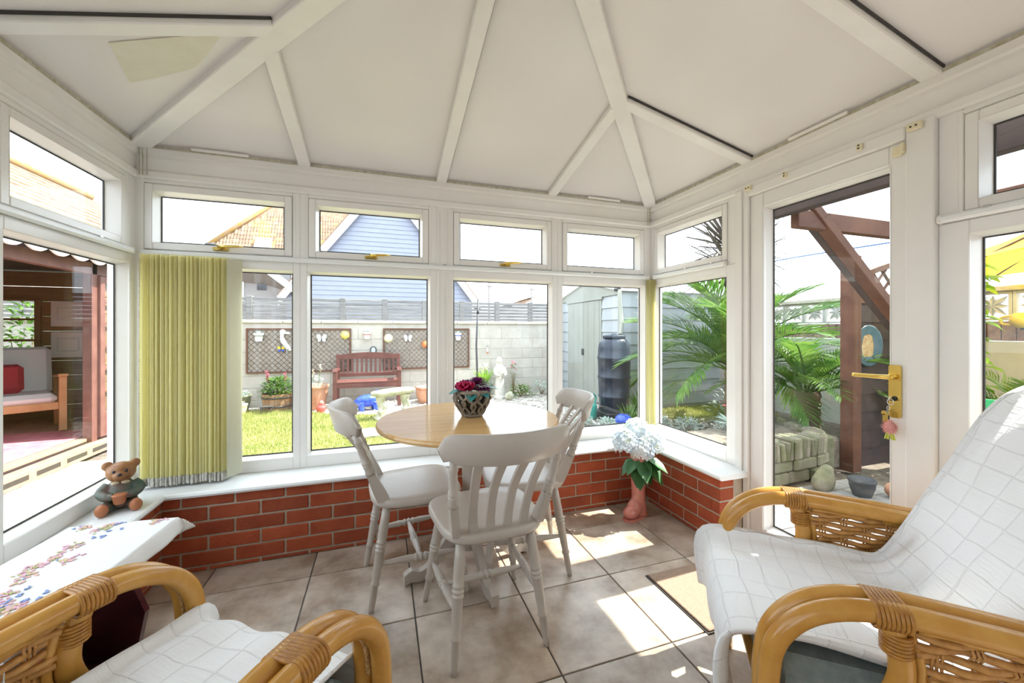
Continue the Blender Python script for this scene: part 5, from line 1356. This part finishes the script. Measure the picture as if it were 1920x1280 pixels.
MB().prism(top+[(x,z+.05) for x,z in top[::-1]],-.02,.02,axis='y').build('curved_rail','pergola_wood',fp)
for s_ in (1,-1):
    for k in range(-4,15):
        x0=.055+k*.16; pts=[]
        for i in range(40):
            zz=1.57+.01*i; xx=x0+s_*(zz-1.57)*1.0
            if .06<xx<1.885 and zz<1.73+.20*math.sin(math.pi*(xx-.055)/1.835): pts.append((xx,.004*s_,zz))
        if len(pts)>4: MB().bar(pts[0],pts[-1],.008,.026,(0,1,0)).build('lath','pergola_wood',fp)
p=at(1627,648,'y',-.118); pt_=thing('wall_plate','round blue plate with an ochre picture hung on the lattice fence','plate',(p.x,-.103,p.z))
RX=Matrix.Rotation(R(90),4,'X'); MB().lathe([(.06,0),(.10,.006),(.185,.022),(.190,.028),(.180,.028),(.11,.014),(.01,.012)],36,RX).build('dish','plate_blue',pt_)
MB().prism([(-.07,-.10),(.07,-.10),(.085,.0),(.06,.09),(.02,.105),(-.05,.09),(-.08,0)],-.0145,-.0125,axis='y').build('picture','plate_ochre',pt_)
# line across the pergola
ln=MB().tube(spline([(5.95,1.90,2.02),(5.4,.7,1.955),(4.66,-.775,1.80)],8),.006,6).build('washing_line','rope_blue'); tag(ln,'thin blue washing line strung from cordyline to pergola','washing line')
# pots beside the pergola
potted('metal_pot','small grey metal pot standing on the paving by the pergola',(4.72,-.48,G),.085,.13,'grey_pot',None)
rp_=thing('bird_ornament','terracotta bird ornament beside the grey metal pot','ornament',(4.90,-.58,G)); m=MB(); m.ell((0,0,.06),(.06,.05,.055)); m.ell((-.02,-.03,.12),(.035,.033,.032)); m.tube([(.04,.02,.06),(.10,.05,.09)],[.02,.008],8); voxel(m.build('body','terracotta',rp_),.007,2)
# yellow parasol, vine, chair on the terrace
ps=thing('parasol','bright yellow fabric parasol on the terrace','parasol',(6.62,-1.22,G))
MB().tube([(0,0,0),(0,0,2.45)],.02,10).build('pole','pergola_wood',ps)
n=8; ring_=[]; m=MB()
for k in range(n):
    a0,a1=2*math.pi*k/n+.3,2*math.pi*(k+1)/n+.3
    def pf(u,v,a0=a0,a1=a1):
        a=a0+(a1-a0)*u; r=1.15*v*(1-.05*math.sin(math.pi*u)); return Vector((r*math.cos(a),r*math.sin(a),2.44-.62*v-.05*math.sin(math.pi*u)*v*(-1)-.06*math.sin(math.pi*v)))
    q=MB(); q.grid(pf,5,6); q.build('panel','canopy_yellow',ps); MB().tube([(0,0,2.40),(1.13*math.cos(a0),1.13*math.sin(a0),1.80)],.008,6).build('rib','pergola_wood',ps)
vn=thing('climbing_vine','lime green broad-leaved vine climbing the lattice fence end','vine',(5.98,-.42,G)); m=MB(); r_=random.Random(2)
for i in range(150):
    zz=r_.uniform(.5,1.85); a=r_.uniform(0,6.28); q=.22*math.sqrt(r_.random()); m.leaf((q*math.cos(a),q*math.sin(a),zz),(math.cos(a),math.sin(a),r_.uniform(-.5,.4)),.13,.12,droop=.35)
m.build('foliage','leaf_lime',vn)
for k in range(3): MB().tube(spline([(.05*k-.05,0,0),(.04*k,.03,.6),(-.03*k,-.02,1.2),(.05*k,.02,1.8)],5),.012,6).build('stem','stem_brown',vn)
gc=thing('garden_chair','green plastic garden chair with its back to the window','garden chair',(4.52,-1.36,G),R(100))
MB().prism([(-.22,.42),(.22,.42),(.24,.84),(.20,.90),(-.20,.90),(-.24,.84)],.18,.20,axis='y').build('backrest','green_plastic',gc); MB().box(-.23,-.22,.41,.23,.20,.435,.01).build('seat','green_plastic',gc)
for x in (-.2,.2):
    for y in (-.19,.18): MB().tube([(x,y,.41),(x*1.1,y*1.1,0)],[.022,.018],8).build('leg','green_plastic',gc)
tp=thing('glazed_jug','yellow glazed jug hung on the boundary wall','ornament',(XW-.10,-.42,1.20)); MB().lathe([(.05,0),(.09,.04),(.095,.09),(.07,.14),(.05,.15)],16).build('body','yellow_glaze',tp); MB().tube(spline([(0,.08,.12),(0,.15,.10),(0,.14,.04),(0,.08,.03)],5),.012,8).build('handle','yellow_glaze',tp); MB().box(.02,-.03,-.02,.10,.03,.0,.003).build('bracket','iron',tp)
lowt=thing('low_trellis','low diamond trellis along the foot of the boundary wall','trellis',(XW-.05,-.9,G))
for s_ in (1,-1):
    for k in range(-3,12):
        y0,z0=-1.0+k*.16,0; 
        a=(0.004*s_,max(-1.0,min(.7,y0)),0.02); 
        if -1.0<=y0<=.7 and -1.0<=y0+s_*.5<=.7: MB().bar((.004*s_,y0,.02),(.004*s_,y0+s_*.5,.52),.008,.035,(1,0,0)).build('lath','pergola_wood',lowt)
for zz in (.02,.52): MB().bar((-.01,-1.0,zz),(-.01,.7,zz),.02,.04).build('rail','pergola_wood',lowt)
# ---------------- neighbour's house behind the fence
HY=15.0
hs=thing('neighbour_house','chalet house with pale blue clad gable and tiled roof beyond the fence','house',(0,HY,G))
GX,GZ=1.35,7.62; EZ=2.55; SL=1.29
MB().prism([(GX-3.75,0),(GX+3.75,0),(GX+3.75,EZ+.1),(GX,GZ),(GX-3.75,EZ+.1)],.02,6.0,axis='y').build('gable_wall','clad_blue',hs)
z=1.6
while z<GZ-.1:
    hw_=min(3.72,(GZ-z-.12)/SL); 
    if hw_>.1: MB().add([(GX-hw_,-.030,z),(GX+hw_,-.030,z),(GX+hw_,-.006,z+.19),(GX-hw_,-.006,z+.19),(GX-hw_,.02,z),(GX+hw_,.02,z),(GX+hw_,.02,z+.19),(GX-hw_,.02,z+.19)],[(0,1,2,3),(4,7,6,5),(0,4,5,1),(3,2,6,7),(0,3,7,4),(1,5,6,2)]).build('cladding_board','clad_blue',hs)
    z+=.19
for s_ in (-1,1):
    a=Vector((GX,-.25,GZ+.16)); b=Vector((GX+s_*3.95,-.25,EZ+.02)); MB().bar(a,b,.26,.04,(0,1,0) if False else (0,0,1)).build('bargeboard','barge_white',hs)
    d=(b-a); MB().add([a+Vector((0,-.02,0)),b+Vector((0,-.02,0)),b+Vector((0,-.02,-.34)),a+Vector((0,-.02,-.42)),a+Vector((0,.02,0)),b+Vector((0,.02,0)),b+Vector((0,.02,-.34)),a+Vector((0,.02,-.42))],[(0,1,2,3),(4,7,6,5),(0,4,5,1),(1,5,6,2),(2,6,7,3),(3,7,4,0)]).build('bargeboard','barge_white',hs)
    MB().add([a+Vector((0,-.1,.04)),b+Vector((0,-.1,.04)),b+Vector((0,6,.04)),a+Vector((0,6,.04)),a+Vector((0,-.1,.12)),b+Vector((0,-.1,.12)),b+Vector((0,6,.12)),a+Vector((0,6,.12))],[(0,1,2,3),(4,7,6,5),(0,4,5,1),(1,5,6,2),(2,6,7,3),(3,7,4,0)]).build('roof','roof_tile',hs)
# main tiled slope to the left of the gable, facing the garden
RY,RZ=.35,4.42-G          # eaves line, local
def slope(x,s): return Vector((x,RY+s*.60,RZ+s*.80))   # s along the slope
MB().add([(-5.05,RY,RZ-.03),(1.3,RY,RZ-.03),(1.3,RY+2.4,RZ+3.17),(-2.60,RY+2.4,RZ+3.17),(-5.05,RY+.3,RZ-.10),(1.3,RY+.3,RZ-.10),(1.3,RY+2.7,RZ+3.1),(-2.6,RY+2.7,RZ+3.1)],[(0,1,2,3),(4,7,6,5),(0,4,5,1),(1,5,6,2),(2,6,7,3),(3,7,4,0)]).build('roof_deck','roof_tile',hs)
def tile_m(mt):
    m=MB(); v=[]; xs=[-.105,-.06,0,.06,.105]; hz=[.010,.034,.010,.034,.010]
    for (s,o_) in ((-.01,.012),(.30,.0)):
        for x,h_ in zip(xs,hz): v.append(Vector((x,s*.60-h_*.8-o_*.8,s*.80+h_*.6+o_*.6)))
    for x in xs: v.append(Vector((x,-.01*.60+.004,-.01*.8-.02)))
    f=[(i,i+1,6+i,5+i) for i in range(4)]+[(10+i,11+i,i+1,i) for i in range(4)]
    m.add(v,f); return m.mesh('roof_tile',mt)
tms=[tile_m('roof_tile'),tile_m('roof_tile_lichen')]
for r in range(9):
    s=r*.245; x=-4.97+s*.80+.10
    while x<.30:
        if not (GX-(GZ-(RZ+s*.8))/SL<x-.15 and x>GX-2): 
            zrow=RZ+s*.8; edge=GX-(GZ+.1-zrow)/SL
            if x<edge+.3: p=slope(x,s); link('roof_tile',tms[1 if (rn.random()<.22 or abs(x+3.2+s*.2)<.25) else 0],hs,p)
        x+=.212
MB().tube([(-5.05,RY-.02,RZ+.03),(-2.62,RY+2.38,RZ+3.2)],.10,8).build('hip_tiles','roof_tile_lichen',hs)
MB().tube([(-5.15,RY-.05,RZ+.02),(-4.85,RY-.05,RZ+.05)],.07,8).build('hip_end','grey_pot',hs)
p=slope(-3.28,.06); sk=MB(); sk.add([slope(-3.55,-.02)+Vector((0,-.10,.07)),slope(-3.0,-.02)+Vector((0,-.10,.07)),slope(-3.0,.52)+Vector((0,-.10,.07)),slope(-3.55,.52)+Vector((0,-.10,.07)),slope(-3.55,-.02),slope(-3.0,-.02),slope(-3.0,.52),slope(-3.55,.52)],[(0,1,2,3),(0,4,5,1),(1,5,6,2),(2,6,7,3),(3,7,4,0)]); sw=sk.build('skylight','barge_white',hs)
MB().add([slope(-3.48,.05)+Vector((0,-.11,.078)),slope(-3.07,.05)+Vector((0,-.11,.078)),slope(-3.07,.46)+Vector((0,-.11,.078)),slope(-3.48,.46)+Vector((0,-.11,.078))],[(0,1,2,3)]).build('pane','skylight_glass',sw)
# lower porch under that roof
MB().box(-6.0,.35,0,-2.3,.55,RZ-.05).build('wall','wall_dark',hs)
MB().box(-6.2,-.40,3.32-G,-2.95,-.34,3.50-G).build('fascia','soffit_grey',hs)
a=Vector((-2.95,-.40,3.50-G)); b=Vector((-1.95,-.40,2.70-G)); MB().bar(a,b,.05,.24,(0,0,1)).build('fascia','barge_white',hs)
MB().add([(-6.2,-.36,3.34-G),(-2.95,-.36,3.34-G),(-2.0,-.36,2.62-G),(-2.0,.36,2.62-G),(-3.2,.36,3.0-G),(-6.2,.36,3.2-G)],[(0,1,2,3,4,5)]).build('soffit','soffit_grey',hs)
MB().box(-3.45,.30,2.78-G,-3.15,.345,3.02-G).build('window','window_dark',hs); MB().box(-4.6,.30,2.3-G,-3.9,.345,3.1-G).build('window','barge_white',hs)
# low far roof and two poles
fr_=thing('far_bungalow','small tiled roof with a white gable far beyond the fence','house',(0,24,G)); xx=lambda px:at(px,600,'y',24).x; zz=lambda py,px=985:at(px,py,'y',24).z-G
x0,x1=xx(955),xx(1035); MB().prism([(x0,0),(x1,0),(x1,zz(572)),(xx(1008),zz(558)),(xx(985),zz(570)),(x0,zz(575))],0,3,axis='y').build('wall','barge_white',fr_)
MB().prism([(x0-.3,zz(573)),(xx(1008),zz(556)),(xx(1000),zz(556)),(xx(985),zz(571))],-.1,3.2,axis='y').build('roof','roof_tile',fr_)
MB().tube([(xx(985),-.15,zz(571)),(xx(1007),-.15,zz(558)),(xx(1030),-.15,zz(572))],.12,6).build('bargeboard','barge_white',fr_)
for px,top_,lab in ((917,530,'thin grey pole beyond the fence, nearer the blue gable'),(997,536,'thin grey pole beyond the fence, nearer the shed')):
    p=at(px,560,'y',20); h_=at(px,top_,'y',20).z; t=thing('utility_pole',lab,'pole',(p.x,20,G)); MB().tube([(0,0,0),(0,0,h_-G)],[.07,.05],8).build('shaft','fence_grey',t); MB().box(-.15,-.05,h_-G-.25,.15,.05,h_-G-.18).build('crossarm','fence_grey',t)
# neighbour roof on the left
ln_=thing('tiled_house','tiled roof of the house beyond the summerhouse','house',(-8.0,0,G)); 
MB().prism([(0,5.55),(2.7,3.35),(2.7,0),(-2.7,0),(-2.7,3.35)],4.5,14.2,axis='y').build('wall','house_wall',ln_)
for k in range(13):
    f0=k/13; a=Vector((2.85*(1-f0),4.3,3.30+2.35*f0)); MB().add([(a.x,4.3,a.z+.05),(a.x,14.3,a.z+.05),(a.x-.25,14.3,a.z+.21),(a.x-.25,4.3,a.z+.21),(a.x,4.3,a.z),(a.x,14.3,a.z),(a.x-.25,14.3,a.z+.12),(a.x-.25,4.3,a.z+.12)],[(0,1,2,3),(4,7,6,5),(0,4,5,1),(1,5,6,2),(2,6,7,3),(3,7,4,0)]).build('tile_row','roof_tile',ln_)
MB().tube([(0,4.3,5.72),(0,14.3,5.72)],.12,8).build('ridge_tiles','roof_tile_lichen',ln_)
# ---------------- summerhouse
sm_=thing('summerhouse','brown timber summerhouse with its front doors open','summerhouse',(0,0,G)); FX=-1.68; BX=-3.75; Y1,Y2=1.05,4.05; zf=.15; ZW=2.02
MB().box(BX,Y1,0,FX-.02,Y2,.12).build('base','pergola_dark',sm_)
k=0; x=FX-.02
while x>BX+.05: MB().box(x-.135,Y1,.121,x-.004,Y2,zf,.003).build('floor_board','deck_wood',sm_); x-=.139
for k in range(10):
    z0=zf+.002+k*.186; MB().box(BX,Y2-.03,z0,FX,Y2-.006,z0+.182,.004).build('wall_board','summer_wood',sm_) if not(4<=k<=7) else [MB().box(a,Y2-.03,z0,b,Y2-.006,z0+.182,.004).build('wall_board','summer_wood',sm_) for a,b in ((BX,-3.42),(-2.86,FX))]
    MB().box(BX,Y1,z0,BX+.024,Y2-.03,z0+.182,.004).build('wall_board','summer_wood',sm_); MB().box(BX+.03,Y1,z0,FX,Y1+.024,z0+.182,.004).build('wall_board','summer_wood',sm_)
    MB().box(FX-.024,2.86,z0,FX,Y2-.03,z0+.182,.004).build('wall_board','summer_wood',sm_)
for a in ((-3.44,.88,-3.38,1.66),(-2.90,.88,-2.84,1.66)): MB().box(a[0],Y2-.05,a[1],a[2],Y2,a[3],.003).build('window_bar','summer_wood',sm_)
for zz_ in (.88,1.14,1.40,1.64): MB().box(-3.42,Y2-.045,zz_,-2.86,Y2-.005,zz_+.028,.003).build('window_bar','summer_wood',sm_)
for y in (1.70,2.80): MB().box(FX-.06,y-.04,0,FX+.02,y+.04,ZW,.004).build('post','summer_post',sm_)
MB().box(FX-.06,Y1,1.86,FX+.02,Y2,1.98,.004).build('lintel','summer_post',sm_)
MB().box(BX-.1,Y1-.1,ZW+.0,FX+.16,Y2+.1,ZW+.045,.004).build('roof','pergola_dark',sm_)
sc_=[(Y1-.1+.01*i,1.985-.05*abs(math.sin(i*.01*math.pi/.25))) for i in range(320)]
MB().prism([(Y1-.1,2.075),(Y2+.1,2.075)]+[(y,z) for y,z in sc_[::-1]],FX+.16,FX+.18,axis='x').build('scalloped_fascia','barge_white',sm_)
MB().box(FX,1.55,.0,FX+.10,2.98,.11,.004).build('front_step','deck_wood',sm_)
for k in range(4): MB().box(FX+.095,1.60+k*.34,.035,FX+.102,1.86+k*.34,.075).build('vent_slot','dark_hole',sm_)
def sdoor(hy,ang):
    M=Matrix.Translation((FX+.03,hy,0)) @ Matrix.Rotation(ang,4,'Z'); d=MB(); w_=.52
    for a in ((0,-.018,.14,.06,.018,1.85),(w_-.06,-.018,.14,w_,.018,1.85),(.06,-.018,.14,w_-.06,.018,.40),(.06,-.018,1.79,w_-.06,.018,1.85)): d.box(*a,.003,M)
    for zz_ in (.62,.86,1.10,1.34,1.57): d.box(.06,-.012,zz_,w_-.06,.012,zz_+.025,.002,M)
    d.box(w_/2-.012,-.012,.40,w_/2+.012,.012,1.79,.002,M); o=d.build('door','summer_post',sm_)
    g=MB().box(.06,-.003,.40,w_-.06,.003,1.79,0,M); g.build('pane','glass',o)
sdoor(1.66,R(-78)); sdoor(2.84,R(84))
rg=MB().box(-3.3,1.75,zf+G+.001,-1.80,3.2,zf+G+.012,.003).build('rug','rug_pink'); tag(rg,'pink rug on the summerhouse floor','rug')
ar=thing('wooden_armchair','pine armchair with white cushions inside the summerhouse','armchair',(-2.62,3.28,zf+G+.0125),R(35))
for s_ in (-1,1):
    MB().box(s_*.34-.03,-.32,0,s_*.34+.03,-.26,.60,.004).build('leg','chair_pine',ar); MB().bar((s_*.34,.22,0),(s_*.34,.34,.55),.06,.06,(0,1,0),.004).build('leg','chair_pine',ar)
    MB().bar((s_*.34,-.36,.62),(s_*.34,.36,.56),.075,.030,(0,0,1),.006).build('arm','chair_pine',ar)
MB().box(-.31,-.30,.24,.31,-.26,.32,.004).build('front_rail','chair_pine',ar); MB().box(-.31,-.26,.27,.31,.24,.30,.004).build('seat_board','chair_pine',ar)
MB().box(-.30,-.30,.30,.30,.22,.42,.045).build('seat_cushion','cushion_white',ar)
MB().box(-.30,-.06,0,.30,.07,.58,.045,Matrix.Translation((0,.24,.36)) @ Matrix.Rotation(R(-18),4,'X')).build('back_cushion','cushion_white',ar)
cu=MB().box(-.17,-.05,0,.17,.05,.33,.045,Matrix.Rotation(R(-20),4,'X')).build('scatter_cushion','cushion_red'); cu.location=(-2.70,3.24,zf+G+.435); cu.rotation_euler=(0,0,R(35)); tag(cu,'dark red scatter cushion on the summerhouse armchair','cushion')
for px,py,lab in ((128,588,'upper framed picture on the summerhouse wall'),(128,646,'lower framed picture on the summerhouse wall')):
    p=at(px,py,'y',Y2-.05); t=thing('framed_picture',lab,'picture',(p.x,Y2-.045,p.z)); MB().box(-.17,-.004,-.16,.17,.012,.16,.003).build('mount','picture_paper',t); MB().box(-.11,-.007,-.085,.11,-.003,.085,.001).build('frame','picture_ink',t); MB().box(-.095,-.009,-.07,.095,-.006,.07).build('drawing','picture_paper',t)
shrub('backdrop_shrub','sunlit green shrub outside the summerhouse rear window',(-3.30,4.52,G),420,1.7,.36,.05,'leaf_green',70)
